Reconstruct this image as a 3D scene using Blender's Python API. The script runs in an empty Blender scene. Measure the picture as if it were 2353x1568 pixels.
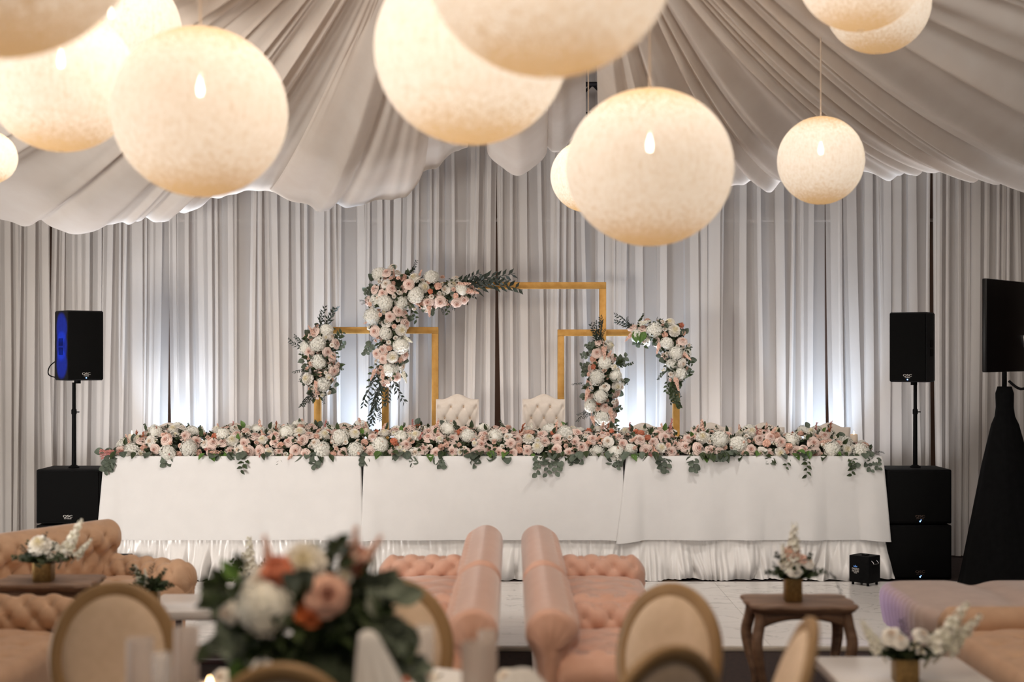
import bpy, bmesh, math, random
from mathutils import Vector, Matrix, noise
random.seed(11)
PI = math.pi
rad = math.radians
SC = bpy.context.scene
COL = SC.collection

# ------------------------------------------------------------------ camera, world, lights, exposure
CAM_H, FPX, CX, HY = 2.06, 3268.0, 1176.5, 815.0        # eye height (m), focal length (px of a 2353 px wide frame), horizon row
cam_d = bpy.data.cameras.new('camera')
cam = bpy.data.objects.new('camera', cam_d)
COL.objects.link(cam)
cam.location = (0, 0, CAM_H)
cam.rotation_euler = (rad(90), 0, 0)
cam_d.lens, cam_d.sensor_width = 50.0, 36.0
cam_d.shift_y = 31.0 / 2353.0
cam_d.clip_end = 100
cam_d.dof.use_dof = True
cam_d.dof.focus_distance = 13.4
cam_d.dof.aperture_fstop = 0.95
SC.camera = cam

vs = SC.view_settings
vs.view_transform, vs.look, vs.gamma, vs.use_curve_mapping = 'Standard', 'None', 1.0, False
vs.exposure = 0.0
SC.cycles.use_denoising = True
SC.cycles.transparent_max_bounces = 8
SC.cycles.max_bounces = 6
SC.cycles.diffuse_bounces = 3
SC.cycles.glossy_bounces = 2
SC.cycles.adaptive_threshold = 0.04
SC.cycles.sample_clamp_indirect = 4.0

w = bpy.data.worlds.new('world')
SC.world = w
w.use_nodes = True
w.node_tree.nodes['Background'].inputs[0].default_value = (1.0, 0.95, 0.91, 1)
w.node_tree.nodes['Background'].inputs[1].default_value = 0.26


def light(kind, name, loc, energy, color, target=None, **kw):
    d = bpy.data.lights.new(name, kind)
    d.energy, d.color = energy, color
    for k, v in kw.items():
        setattr(d, k, v)
    o = bpy.data.objects.new(name, d)
    COL.objects.link(o)
    o.location = loc
    if target is not None:
        o.rotation_euler = (Vector(target) - Vector(loc)).to_track_quat('-Z', 'Y').to_euler()
    return o


# added soft fill lights with no fixtures of their own
light('AREA', 'stage_fill', (0.3, 7.2, 5.3), 120, (1.0, 0.97, 0.94), (0.3, 12.6, 1.6), shape='RECTANGLE', size=8.0, size_y=1.6)  # added overhead fill for the cloth fronts and drapes
light('AREA', 'lounge_fill', (0.0, 7.6, 5.4), 78, (1.0, 0.90, 0.80), (0, 8.6, 0), shape='RECTANGLE', size=8.0, size_y=2.0)  # added fill from above on the lounge
light('AREA', 'guest_fill', (-0.3, 3.4, 4.6), 105, (1.0, 0.80, 0.60), (-0.2, 5.6, 0.9), shape='RECTANGLE', size=3.0, size_y=1.0)  # added warm fill to lift the foreground table and chairs
light('AREA', 'drape_fill', (-0.15, 14.10, 0.42), 95, (0.95, 0.95, 1.0), (-0.15, 13.95, 2.6), shape='RECTANGLE', size=9.0, size_y=0.08, spread=rad(75))  # added fill behind the table, brightens drapes and swag hems
for sx, e, tg in ((-1, 370, (-2.2, 12.8, 3.7)), (1, 60, (2.0, 12.0, 4.4))):   # added warm fills low at the sides, to brighten the draped ceiling
    light('AREA', 'ceiling_fill', (sx * 6.8, 7.0, 0.9), e, (1.0, 0.94, 0.88), tg, shape='RECTANGLE', size=2.0, size_y=2.0)
# two theatre spots aimed at the head table
light('SPOT', 'table_spot', (1.9, 11.55, 3.85), 112, (1.0, 0.95, 0.89), (1.3, 13.1, 0.8), spot_size=rad(100), spot_blend=0.9, shadow_soft_size=0.05)
light('SPOT', 'table_spot_b', (-1.9, 11.4, 3.7), 62, (1.0, 0.95, 0.89), (-1.9, 13.1, 0.8), spot_size=rad(100), spot_blend=0.9, shadow_soft_size=0.25)
# bluish-white uplights standing on the stage behind the table
for ux, e in ((-3.37, 360), (-1.50, 430), (1.20, 400), (3.16, 360)):
    light('SPOT', 'uplight', (ux, 14.16, 0.50), e, (0.56, 0.75, 1.0), (ux, 14.46, 3.0), spot_size=rad(56), spot_blend=1.0, shadow_soft_size=0.06)
# coloured stage lights at the sides
for bz in (1.975, 2.14, 2.305):                              # narrow blue beams on the left speaker's side
    light('SPOT', 'blue_side_light', (-5.83, 11.68, bz), 2100, (0.0, 0.055, 1.0), (-4.16, 13.115, bz), spot_size=rad(7.6), spot_blend=0.35, shadow_soft_size=0.02)
light('SPOT', 'violet_light', (1.2, 10.9, 0.32), 60, (0.32, 0.26, 1.0), (2.62, 9.75, 0.33), spot_size=rad(30), spot_blend=0.8, shadow_soft_size=0.05)


# ------------------------------------------------------------------ helpers
def at(px, py, Z):
    """the point at depth Z whose height and side offset were measured at (px, py) on a 2353 x 1568 print"""
    return Vector(((px - CX) * Z / FPX, Z, CAM_H - (py - HY) * Z / FPX))


def link(name, data, parent=None, loc=None, rot=None, scale=None):
    o = bpy.data.objects.new(name, data)
    COL.objects.link(o)
    if parent is not None:
        o.parent = parent
    if loc is not None:
        o.location = loc
    if rot is not None:
        o.rotation_euler = rot
    if scale is not None:
        o.scale = scale if hasattr(scale, '__len__') else (scale,) * 3
    return o


def tag(o, label=None, cat=None, group=None, kind=None):
    for k, v in (('label', label), ('category', cat), ('group', group), ('kind', kind)):
        if v:
            o[k] = v
    return o


def thing(name, loc, label, cat, group=None, rz=0.0):
    o = bpy.data.objects.new(name, None)
    COL.objects.link(o)
    o.location = loc
    o.rotation_euler = (0, 0, rz)
    return tag(o, label, cat, group)


class MB:
    """collects shapes, builds ONE mesh object"""

    def __init__(s):
        s.v, s.f = [], []

    def add(s, vs_, fs, M=None):
        n = len(s.v)
        s.v += [tuple(M @ Vector(p)) for p in vs_] if M is not None else [tuple(p) for p in vs_]
        s.f += [tuple(i + n for i in f) for f in fs]
        return s

    def box(s, c, size, bev=0.0, M=None, seg=2):
        bm = bmesh.new()
        bmesh.ops.create_cube(bm, size=1.0)
        bmesh.ops.scale(bm, vec=size, verts=bm.verts)
        if bev > 0:
            bmesh.ops.bevel(bm, geom=bm.edges[:], offset=min(bev, min(size) * 0.49), segments=seg, profile=0.5, affect='EDGES')
        bm.verts.index_update()
        c = Vector(c)
        s.add([v.co + c for v in bm.verts], [[v.index for v in f.verts] for f in bm.faces], M)
        bm.free()
        return s

    def tube(s, pts, r, seg=8, M=None, cap=True, flat=1.0):
        pts = [Vector(p) for p in pts]
        rr = r if hasattr(r, '__len__') else [r] * len(pts)
        vs_, fs = [], []
        ref = Vector((0, 0, 1))
        d0 = (pts[1] - pts[0]).normalized()
        if abs(d0.dot(ref)) > 0.9:
            ref = Vector((1, 0, 0))
        n = len(pts)
        for i, p in enumerate(pts):
            d = (pts[min(i + 1, n - 1)] - pts[max(i - 1, 0)]).normalized()
            a = d.cross(ref).normalized()
            b = a.cross(d).normalized()
            for k in range(seg):
                t = 2 * PI * k / seg
                vs_.append(p + (a * math.cos(t) + b * math.sin(t) * flat) * rr[i])
        for i in range(n - 1):
            for k in range(seg):
                k2 = (k + 1) % seg
                fs.append((i * seg + k, i * seg + k2, (i + 1) * seg + k2, (i + 1) * seg + k))
        if cap:
            fs.append(tuple(range(seg - 1, -1, -1)))
            fs.append(tuple((n - 1) * seg + k for k in range(seg)))
        return s.add(vs_, fs, M)

    def lathe(s, prof, seg=24, M=None, fn=None):
        vs_, fs = [], []
        n = len(prof)
        for i, (r, z) in enumerate(prof):
            for k in range(seg):
                t = 2 * PI * k / seg
                q = fn(t, i / (n - 1)) if fn else 1.0
                vs_.append((r * math.cos(t) * q, r * math.sin(t) * q, z))
        for i in range(n - 1):
            for k in range(seg):
                k2 = (k + 1) % seg
                fs.append((i * seg + k, i * seg + k2, (i + 1) * seg + k2, (i + 1) * seg + k))
        if prof[0][0] > 1e-4:
            fs.append(tuple(range(seg - 1, -1, -1)))
        if prof[-1][0] > 1e-4:
            fs.append(tuple((n - 1) * seg + k for k in range(seg)))
        return s.add(vs_, fs, M)

    def grid(s, fn, nu, nv, M=None, close_u=False):
        vs_ = [fn(i / nu, j / nv) for j in range(nv + 1) for i in range(nu + (0 if close_u else 1))]
        w_ = nu if close_u else nu + 1
        fs = []
        for j in range(nv):
            for i in range(nu):
                i2 = (i + 1) % w_ if close_u else i + 1
                fs.append((j * w_ + i, j * w_ + i2, (j + 1) * w_ + i2, (j + 1) * w_ + i))
        return s.add(vs_, fs, M)

    def mesh(s, name, m, smooth=True):
        me = bpy.data.meshes.new(name)
        me.from_pydata(s.v, [], s.f)
        bm = bmesh.new()
        bm.from_mesh(me)
        bmesh.ops.recalc_face_normals(bm, faces=bm.faces[:])
        bm.to_mesh(me)
        bm.free()
        if m is not None:
            me.materials.append(m)
        if smooth:
            me.shade_smooth()
        return me

    def build(s, name, m, parent=None, smooth=True, sharp=None, **kw):
        me = s.mesh(name, m, smooth)
        if smooth and sharp:
            me.set_sharp_from_angle(angle=rad(sharp))
        return link(name, me, parent, **kw)


def spline(pts, n):
    """Catmull-Rom through points (any dimension as tuples) -> n+1 points"""
    P_ = [Vector(p) for p in pts]
    out = []
    m = len(P_) - 1
    for i in range(n + 1):
        t = i / n * m
        k = min(int(t), m - 1)
        u = t - k
        p0, p1, p2, p3 = P_[max(k - 1, 0)], P_[k], P_[k + 1], P_[min(k + 2, m)]
        out.append(0.5 * ((2 * p1) + (p2 - p0) * u + (2 * p0 - 5 * p1 + 4 * p2 - p3) * u * u + (3 * p1 - p0 - 3 * p2 + p3) * u ** 3))
    return out


def lerp_table(tab, x):
    if x <= tab[0][0]:
        return tab[0][1]
    for (a, b), (c, d) in zip(tab, tab[1:]):
        if x <= c:
            u = (x - a) / (c - a)
            u = u * u * (3 - 2 * u)
            return b + (d - b) * u
    return tab[-1][1]


def smooth01(x):
    x = max(0.0, min(1.0, x))
    return x * x * (3 - 2 * x)


# ------------------------------------------------------------------ materials
def srgb(r, g, b):
    f = lambda c: c / 12.92 if c <= 0.04045 else ((c + 0.055) / 1.055) ** 2.4
    return (f(r / 255), f(g / 255), f(b / 255), 1)


def mat(name, c1, c2=None, scale=20.0, rough=0.6, metal=0.0, bump=0.0, bscale=None, sheen=0.0, spec=None, transl=0.0, transp=0.0,
        emit=None, estr=0.0, rand=0.0, stretch=None, trans=0.0, detail=4.0, coat=0.0, centre=None):
    """principled material; c1-c2 mixed by noise in object space; optional sheer (transl = translucent share, transp = holes between the threads)"""
    m = bpy.data.materials.new(name)
    m.use_nodes = True
    nt = m.node_tree
    N, L = nt.nodes, nt.links
    b = N['Principled BSDF']
    out = N['Material Output']
    b.inputs['Roughness'].default_value = rough
    b.inputs['Metallic'].default_value = metal
    if spec is not None:
        b.inputs['Specular IOR Level'].default_value = spec
    if sheen:
        b.inputs['Sheen Weight'].default_value = sheen
        b.inputs['Sheen Roughness'].default_value = 0.4
    if trans:
        b.inputs['Transmission Weight'].default_value = trans
    if coat:
        b.inputs['Coat Weight'].default_value = coat
        b.inputs['Coat Roughness'].default_value = 0.12
    if emit:
        b.inputs['Emission Color'].default_value = emit
        b.inputs['Emission Strength'].default_value = estr
    tc = N.new('ShaderNodeTexCoord')
    vec = tc.outputs['Object']
    if stretch:
        mp = N.new('ShaderNodeMapping')
        mp.inputs['Scale'].default_value = stretch
        L.new(vec, mp.inputs[0])
        vec = mp.outputs[0]
    col = None
    if c2 is not None:
        nz = N.new('ShaderNodeTexNoise')
        nz.inputs['Scale'].default_value = scale
        nz.inputs['Detail'].default_value = detail
        L.new(vec, nz.inputs['Vector'])
        rp = N.new('ShaderNodeValToRGB')
        rp.color_ramp.elements[0].position, rp.color_ramp.elements[1].position = 0.35, 0.65
        rp.color_ramp.elements[0].color, rp.color_ramp.elements[1].color = c1, c2
        L.new(nz.outputs['Fac'], rp.inputs[0])
        col = rp.outputs[0]
    if centre is not None:                                   # a rose is deeper in its heart
        sx = N.new('ShaderNodeVectorMath')
        sx.operation = 'MULTIPLY'
        sx.inputs[1].default_value = (1, 1, 0)
        L.new(tc.outputs['Object'], sx.inputs[0])
        ln = N.new('ShaderNodeVectorMath')
        ln.operation = 'LENGTH'
        L.new(sx.outputs[0], ln.inputs[0])
        rp = N.new('ShaderNodeValToRGB')
        rp.color_ramp.elements[0].position, rp.color_ramp.elements[1].position = 0.05, 0.62
        rp.color_ramp.elements[0].color, rp.color_ramp.elements[1].color = centre, c1
        L.new(ln.outputs['Value'], rp.inputs[0])
        col = rp.outputs[0]
    if rand:
        oi = N.new('ShaderNodeObjectInfo')
        hs = N.new('ShaderNodeHueSaturation')
        mr = N.new('ShaderNodeMapRange')
        mr.inputs['To Min'].default_value, mr.inputs['To Max'].default_value = 1 - rand, 1 + rand * 0.4
        L.new(oi.outputs['Random'], mr.inputs[0])
        L.new(mr.outputs[0], hs.inputs['Value'])
        if col is not None:
            L.new(col, hs.inputs['Color'])
        else:
            hs.inputs['Color'].default_value = c1
        col = hs.outputs[0]
    if col is not None:
        L.new(col, b.inputs['Base Color'])
    else:
        b.inputs['Base Color'].default_value = c1
    if bump:
        nb = N.new('ShaderNodeTexNoise')
        nb.inputs['Scale'].default_value = bscale or scale * 3
        nb.inputs['Detail'].default_value = 5
        L.new(vec, nb.inputs['Vector'])
        bp = N.new('ShaderNodeBump')
        bp.inputs['Strength'].default_value = bump
        bp.inputs['Distance'].default_value = 0.01
        L.new(nb.outputs['Fac'], bp.inputs['Height'])
        L.new(bp.outputs[0], b.inputs['Normal'])
    sh = b.outputs[0]
    if transl:
        tr = N.new('ShaderNodeBsdfTranslucent')
        if col is not None:
            L.new(col, tr.inputs[0])
        else:
            tr.inputs[0].default_value = c1
        mx = N.new('ShaderNodeMixShader')
        mx.inputs[0].default_value = transl
        L.new(sh, mx.inputs[1])
        L.new(tr.outputs[0], mx.inputs[2])
        sh = mx.outputs[0]
    if transp:
        tp = N.new('ShaderNodeBsdfTransparent')
        mx = N.new('ShaderNodeMixShader')
        mx.inputs[0].default_value = transp
        L.new(sh, mx.inputs[1])
        L.new(tp.outputs[0], mx.inputs[2])
        sh = mx.outputs[0]
    L.new(sh, out.inputs['Surface'])
    return m


M = {}
M['carpet'] = mat('carpet', srgb(38, 28, 26), srgb(58, 42, 38), 30, 0.95, bump=0.5, bscale=200)
M['wall'] = mat('wall', srgb(76, 53, 40), srgb(84, 60, 46), 2, 0.9)
M['ceil'] = mat('ceiling_paint', srgb(120, 104, 92), srgb(130, 112, 100), 2, 0.9)
M['sheer'] = mat('sheer_voile', srgb(232, 226, 220), srgb(240, 235, 230), 3, 0.85, bump=0.12, bscale=260, transl=0.20, transp=0.48, stretch=(1, 1, 0.3))
M['swag'] = mat('swag_voile', srgb(240, 229, 218), srgb(245, 236, 226), 3, 0.8, bump=0.1, bscale=200, transl=0.38, transp=0.06)
M['cloth'] = mat('linen_white', srgb(228, 226, 224), srgb(231, 229, 227), 6, 0.85, bump=0.12, bscale=300)
M['satin'] = mat('satin_white', srgb(232, 228, 224), srgb(236, 232, 228), 5, 0.28, bump=0.06, bscale=40)
M['gold'] = mat('gold_paint', srgb(176, 130, 62), srgb(190, 146, 78), 14, 0.42, metal=0.55, bump=0.2, bscale=120)
M['brass'] = mat('mercury_brass', srgb(120, 96, 56), srgb(146, 118, 72), 60, 0.42, metal=0.6, bump=0.2, bscale=90)
M['black'] = mat('black_plastic', srgb(12, 12, 13), srgb(17, 17, 18), 40, 0.6, bump=0.15, bscale=400, spec=0.08)
M['cabinet'] = mat('speaker_cabinet', srgb(30, 30, 32), srgb(36, 36, 38), 40, 0.7, bump=0.15, bscale=400, spec=0.12)
M['grille'] = mat('speaker_grille', srgb(9, 9, 10), srgb(18, 18, 18), 500, 0.8, bump=0.4, bscale=700, spec=0.1)
M['black_cloth'] = mat('black_spandex', srgb(10, 10, 11), srgb(14, 14, 15), 20, 0.9, spec=0.1)
M['screen'] = mat('screen_black', srgb(8, 8, 9), rough=0.4, spec=0.25)
M['logo'] = mat('logo_print', srgb(210, 205, 200), rough=0.5)
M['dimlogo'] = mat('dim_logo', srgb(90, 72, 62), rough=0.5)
M['bluelogo'] = mat('blue_print', srgb(90, 150, 235), rough=0.5)
M['led'] = mat('blue_led', (0.05, 0.2, 1, 1), emit=(0.15, 0.35, 1, 1), estr=8)
M['chrome'] = mat('chrome', srgb(200, 200, 205), rough=0.2, metal=1.0)
M['velvet'] = mat('blush_velvet', srgb(210, 162, 138), srgb(218, 172, 150), 9, 0.75, sheen=0.75, bump=0.15, bscale=150)
M['velvet_tan'] = mat('tan_velvet', srgb(188, 150, 118), srgb(198, 160, 128), 9, 0.75, sheen=0.3, bump=0.15, bscale=150)
M['taupe'] = mat('taupe_velvet', srgb(180, 156, 142), srgb(188, 164, 150), 9, 0.75, sheen=0.3, bump=0.15, bscale=150)
M['cream'] = mat('cream_linen', srgb(226, 213, 200), srgb(232, 220, 208), 20, 0.8, bump=0.12, bscale=250)
M['chair_pad'] = mat('beige_linen', srgb(206, 182, 156), srgb(214, 190, 166), 25, 0.85, bump=0.15, bscale=300)
M['chair_wood'] = mat('limed_wood', srgb(138, 108, 70), srgb(156, 124, 84), 10, 0.5, bump=0.15, bscale=60, stretch=(1, 1, 0.2))
M['dark_wood'] = mat('weathered_wood', srgb(108, 82, 64), srgb(146, 116, 94), 9, 0.55, bump=0.25, bscale=60, stretch=(0.3, 2, 2))
M['foot_wood'] = mat('dark_foot_wood', srgb(46, 28, 20), srgb(62, 40, 28), 15, 0.4)
M['white_top'] = mat('white_lacquer', srgb(226, 218, 210), srgb(230, 223, 216), 3, 0.25)
M['maroon'] = mat('dark_metal_leg', srgb(54, 30, 28), rough=0.4)
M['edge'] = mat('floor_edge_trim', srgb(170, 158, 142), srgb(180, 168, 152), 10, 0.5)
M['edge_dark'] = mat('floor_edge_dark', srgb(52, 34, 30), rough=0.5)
M['candle'] = mat('candle_wax', srgb(246, 232, 214), rough=0.5, transl=0.3)
M['flame'] = mat('flame', (1, 0.7, 0.3, 1), emit=(1.0, 0.62, 0.28, 1), estr=18)
M['glass'] = mat('clear_glass', (0.9, 0.9, 0.93, 1), rough=0.05, transp=0.78)
M['frost'] = mat('frosted_glass', srgb(226, 214, 206), rough=0.35, transl=0.35, transp=0.45)
M['bulb'] = mat('bulb', (1, 0.85, 0.65, 1), emit=(1.0, 0.84, 0.66, 1), estr=26)
M['wire'] = mat('lantern_wire', srgb(196, 176, 156), rough=0.5)
M['dull_pipe'] = mat('dull_pipe', srgb(128, 112, 102), rough=0.8)
M['truss'] = mat('truss_metal', srgb(46, 46, 52), rough=0.45, metal=0.6)

M['blush'] = mat('blush_petals', srgb(248, 224, 212), rough=0.6, transl=0.2, rand=0.14, centre=srgb(222, 170, 152))
M['white_rose'] = mat('ivory_petals', srgb(252, 246, 236), rough=0.6, transl=0.2, rand=0.08, centre=srgb(232, 206, 180))
M['deep_blush'] = mat('deep_blush_petals', srgb(236, 188, 166), rough=0.6, transl=0.2, centre=srgb(160, 84, 66))
M['orange'] = mat('orange_petals', srgb(206, 112, 62), srgb(222, 136, 84), 6, 0.6, transl=0.2)
M['peach'] = mat('peach_petals', srgb(240, 190, 168), srgb(250, 222, 206), 6, 0.6, transl=0.2, rand=0.15)
M['coral'] = mat('coral_petals', srgb(222, 136, 104), srgb(234, 162, 130), 6, 0.6, transl=0.2, rand=0.15)
M['hydra'] = mat('hydrangea_petals', srgb(254, 252, 245), srgb(250, 248, 236), 5, 0.6, transl=0.2, rand=0.10)
M['mum'] = mat('cream_petals', srgb(252, 248, 240), rough=0.6, transl=0.2, rand=0.06, centre=srgb(240, 228, 190))
M['white_florets'] = mat('white_florets', srgb(250, 246, 236), srgb(240, 238, 218), 6, 0.6, transl=0.2, rand=0.08)
M['rust'] = mat('rust_plume', srgb(168, 96, 66), srgb(190, 118, 88), 8, 0.8, rand=0.2)
M['plume'] = mat('dusty_pink_plume', srgb(196, 128, 122), srgb(214, 150, 140), 8, 0.8, rand=0.2)
M['leaf'] = mat('dark_green_leaf', srgb(48, 60, 36), srgb(66, 82, 46), 6, 0.45, transl=0.12, rand=0.35)
M['bright_leaf'] = mat('fresh_green_leaf', srgb(84, 118, 52), srgb(104, 140, 66), 6, 0.45, transl=0.25, rand=0.25)
M['euca'] = mat('eucalyptus_leaf', srgb(84, 96, 82), srgb(106, 116, 100), 6, 0.6, transl=0.1, rand=0.3)
M['ruscus'] = mat('ruscus_leaf', srgb(26, 38, 30), srgb(40, 54, 40), 6, 0.5, rand=0.3)
M['stem'] = mat('green_stem', srgb(58, 66, 44), rough=0.6)
M['moss'] = mat('foliage_base', srgb(34, 44, 30), srgb(52, 62, 42), 12, 0.9, bump=0.8, bscale=40)

# ------------------------------------------------------------------ the room
def struct(name, c, size, m):
    return tag(MB().box(c, size).build(name, m, smooth=False), kind='structure')


struct('floor', (0, 6, -0.05), (19, 20, 0.1), M['carpet'])
struct('wall_back', (0, 14.9, 3.1), (19, 0.2, 6.2), M['wall'])
struct('wall_left', (-9.4, 6, 3.1), (0.2, 20, 6.2), M['wall'])
struct('wall_right', (9.4, 6, 3.1), (0.2, 20, 6.2), M['wall'])
struct('ceiling', (0, 6, 6.25), (19, 20, 0.1), M['ceil'])


# white marble-print dance floor laid in square panels on the carpet
def floor_mat():
    m = mat('marble_vinyl', srgb(226, 221, 216), rough=0.22)
    nt = m.node_tree
    N, L = nt.nodes, nt.links
    b = N['Principled BSDF']
    tc = N.new('ShaderNodeTexCoord')
    oi = N.new('ShaderNodeObjectInfo')
    add = N.new('ShaderNodeVectorMath')
    add.operation = 'MULTIPLY_ADD'
    add.inputs[1].default_value = (1, 2.4, 1)
    rnd = N.new('ShaderNodeCombineXYZ')
    mu = N.new('ShaderNodeMath')
    mu.operation = 'MULTIPLY'
    mu.inputs[1].default_value = 37.0
    L.new(oi.outputs['Random'], mu.inputs[0])
    L.new(mu.outputs[0], rnd.inputs[0])
    L.new(mu.outputs[0], rnd.inputs[1])
    L.new(tc.outputs['Object'], add.inputs[0])
    L.new(rnd.outputs[0], add.inputs[2])
    nz = N.new('ShaderNodeTexNoise')
    nz.inputs['Scale'].default_value = 1.6
    nz.inputs['Detail'].default_value = 6
    nz.inputs['Distortion'].default_value = 1.2
    L.new(add.outputs[0], nz.inputs['Vector'])
    rp = N.new('ShaderNodeValToRGB')
    e = rp.color_ramp.elements
    e[0].position, e[0].color = 0.485, srgb(228, 223, 218)
    e[1].position, e[1].color = 0.515, srgb(226, 221, 216)
    v = e.new(0.50)
    v.color = srgb(186, 180, 176)
    L.new(nz.outputs['Fac'], rp.inputs[0])
    L.new(rp.outputs[0], b.inputs['Base Color'])
    return m


M['marble'] = floor_mat()
df = thing('dance_floor', (0.4, 11.3, 0), 'white marble-print dance floor laid on dark carpet before the head table', 'dance floor')
panel = MB().box((0, 0, 0.0155), (0.698, 0.698, 0.029), 0.001, seg=1).mesh('panel', M['marble'], smooth=False)
for i in range(12):
    for j in range(4):
        link('panel', panel, df, ((i - 5.5) * 0.7, (j - 1.5) * 0.7, 0.001))
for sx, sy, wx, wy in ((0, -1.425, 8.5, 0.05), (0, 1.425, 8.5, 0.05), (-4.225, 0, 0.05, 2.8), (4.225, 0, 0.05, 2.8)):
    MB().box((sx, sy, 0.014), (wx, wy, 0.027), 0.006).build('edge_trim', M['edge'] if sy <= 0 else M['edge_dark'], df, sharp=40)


# ------------------------------------------------------------------ sheer wall drapes
def drape(i, x0, width, y, label):
    """pleats: a wide front face, folded back behind itself, then a single layer across the gap to the next pleat"""
    rng = random.Random(40 + i * 7)
    zt, zb = 5.1, 0.02
    knots = []
    x = 0.0
    while x < width - 0.03:
        wd = rng.choice((rng.uniform(0.03, 0.06), rng.uniform(0.05, 0.10), rng.uniform(0.08, 0.15)))
        gp = rng.choice((0.004, 0.008, rng.uniform(0.015, 0.03), rng.uniform(0.03, 0.07), rng.uniform(0.06, 0.17))) if i > 1 else rng.uniform(.004, .03)
        d = rng.uniform(0.014, 0.04)
        ret = wd * rng.uniform(0.3, 0.9)
        knots += [(x, -d * .8), (x + wd * 0.5, -d - 0.006), (x + wd, -d), (x + wd + .002, -d * .8), (x + wd - ret, -d * .2), (x + wd - ret - .002, 0.0), (x + wd - ret + .004, d * .3), (x + wd + gp * .5, d * 0.5), (x + wd + gp - .004, d * .3)]
        x += wd + gp
    sc_ = width / x
    n = len(knots)
    drift = [rng.uniform(-1, 1) for _ in range(n // 9 + 2)]
    rows = 10
    lean = rng.uniform(-.03, .03)

    def fn(u, v):
        k = min(int(round(u * (n - 1))), n - 1)
        kx, ky = knots[k]
        a, b_ = drift[k // 9] * 0.055 + lean, drift[(k + 2) // 9] * .055 + lean
        dd = (v * 1.2) ** 1.6
        return (x0 + kx * sc_ + (a + b_) * .5 * dd + 0.004 * math.sin(v * 7 + k // 9), y + ky * (0.8 + 0.5 * v), zt + (zb - zt) * v)
    o = MB().grid(fn, n - 1, rows).build('wall_drape', M['sheer'], sharp=30)
    return tag(o, label, 'curtain', 'sheer drapes along the back wall')


DX = [(-6.6, 1.13, 14.43), (-5.47, 0.76, 14.45), (-4.67, 1.19, 14.50), (-3.50, 1.11, 14.46), (-2.41, 1.23, 14.51), (-1.20, 1.05, 14.48), (-0.17, 1.20, 14.52), (1.01, 1.11, 14.47),
      (2.10, 1.09, 14.51), (3.17, 1.09, 14.48), (4.25, 0.96, 14.42), (5.19, 1.3, 14.46)]
DL = ['wide white drape at the far left edge beside the left speaker', 'pale pleated drape left of the dark slit behind the left speaker', 'sheer drape directly behind the blue-sided speaker',
      'sheer drape bright with uplight above the left end of the garland', 'sheer drape behind the left gold frame floral spray', 'sheer drape behind the corner flowers of the tall gold frame',
      'sheer drape between the two tufted throne chairs', 'sheer drape behind the right half of the tall gold frame', 'sheer drape just right of the gold frames',
      'sheer drape bright with uplight above the right end of the garland', 'sheer drape behind the right tower of black speakers', 'sheer drape behind the black screen on its stand']
for i, (x0, wd, y) in enumerate(DX):
    drape(i, x0, wd, y, DL[i])
rod = MB()
rod.tube([(-6.8, 14.68, 3.45), (6.6, 14.68, 3.45)], 0.02)
rod.tube([(-6.8, 14.68, 5.12), (6.6, 14.68, 5.12)], 0.025)
for x in (-6.8, -4.4, -1.2, 2.0, 6.6):
    rod.tube([(x, 14.68, 0.0), (x, 14.68, 5.12)], 0.025)
tag(rod.build('drape_stand', M['dull_pipe']), 'thin pale crossbar faintly seen through the back wall drapes', 'pipe')


# ------------------------------------------------------------------ ceiling swags
def swag(label, perim, Zp, a0, a1, nf, seed, amp=0.05, expo=1.3, nu=150, nv=30, Za=9.0):
    rng = random.Random(seed)
    P_ = [at(px, py, Zp) for px, py in perim]
    A0, A1 = at(a0[0], a0[1], Za), at(a1[0], a1[1], Za)
    ph = rng.uniform(0, 9)
    m = len(P_) - 1

    def per(u):
        t = u * m
        k = min(int(t), m - 1)
        f = t - k
        p0, p1, p2, p3 = P_[max(k - 1, 0)], P_[k], P_[k + 1], P_[min(k + 2, m)]
        return 0.5 * ((2 * p1) + (p2 - p0) * f + (2 * p0 - 5 * p1 + 4 * p2 - p3) * f * f + (3 * p1 - p0 - 3 * p2 + p3) * f ** 3)
    cache = [per(i / nu) for i in range(nu + 1)]

    def fold(u, s):
        q = u * nf * .62 + 0.9 * noise.noise(Vector((u * nf * 0.45, seed, s * 0.7))) + ph
        a = 0.6 * abs(math.sin(PI * q)) + 0.4 * (0.5 - 0.5 * math.cos(2 * PI * q))
        b = 0.5 - 0.5 * math.cos(2 * PI * q * 2.3 + 1.0)
        g = 0.6 + 1.0 * noise.noise(Vector((u * nf * 0.6, seed + 5, 0.3)))
        return -(a * g + 0.18 * b)

    def fn(u, v):
        s = v * 1.10
        p, a = cache[min(int(round(u * nu)), nu)], A0.lerp(A1, u)
        q = a.lerp(p, min(s, 1.0) + max(0, s - 1) * 0.4)
        h = max(0.0, 1 - s)
        z = p.z + (a.z - p.z) * h ** expo
        if s > 1:
            z += (s - 1) * 0.55 * min(1.0, (s - 1) * 10)
        e = min(1.0, 12 * u, 12 * (1 - u))
        z += amp * fold(u, s) * (0.35 + 1.1 * s * (1.25 - s) * 2.2) * (0.3 + 0.7 * e)
        if s > 0.96:                                          # the hem rounds under
            q.y += (s - 0.96) * 0.5
        return (q.x, q.y, z)
    o = MB().grid(fn, nu, nv).build('ceiling_swag', M['swag'])
    return tag(o, label, 'ceiling drape', 'white fabric swags under the ceiling')


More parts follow.
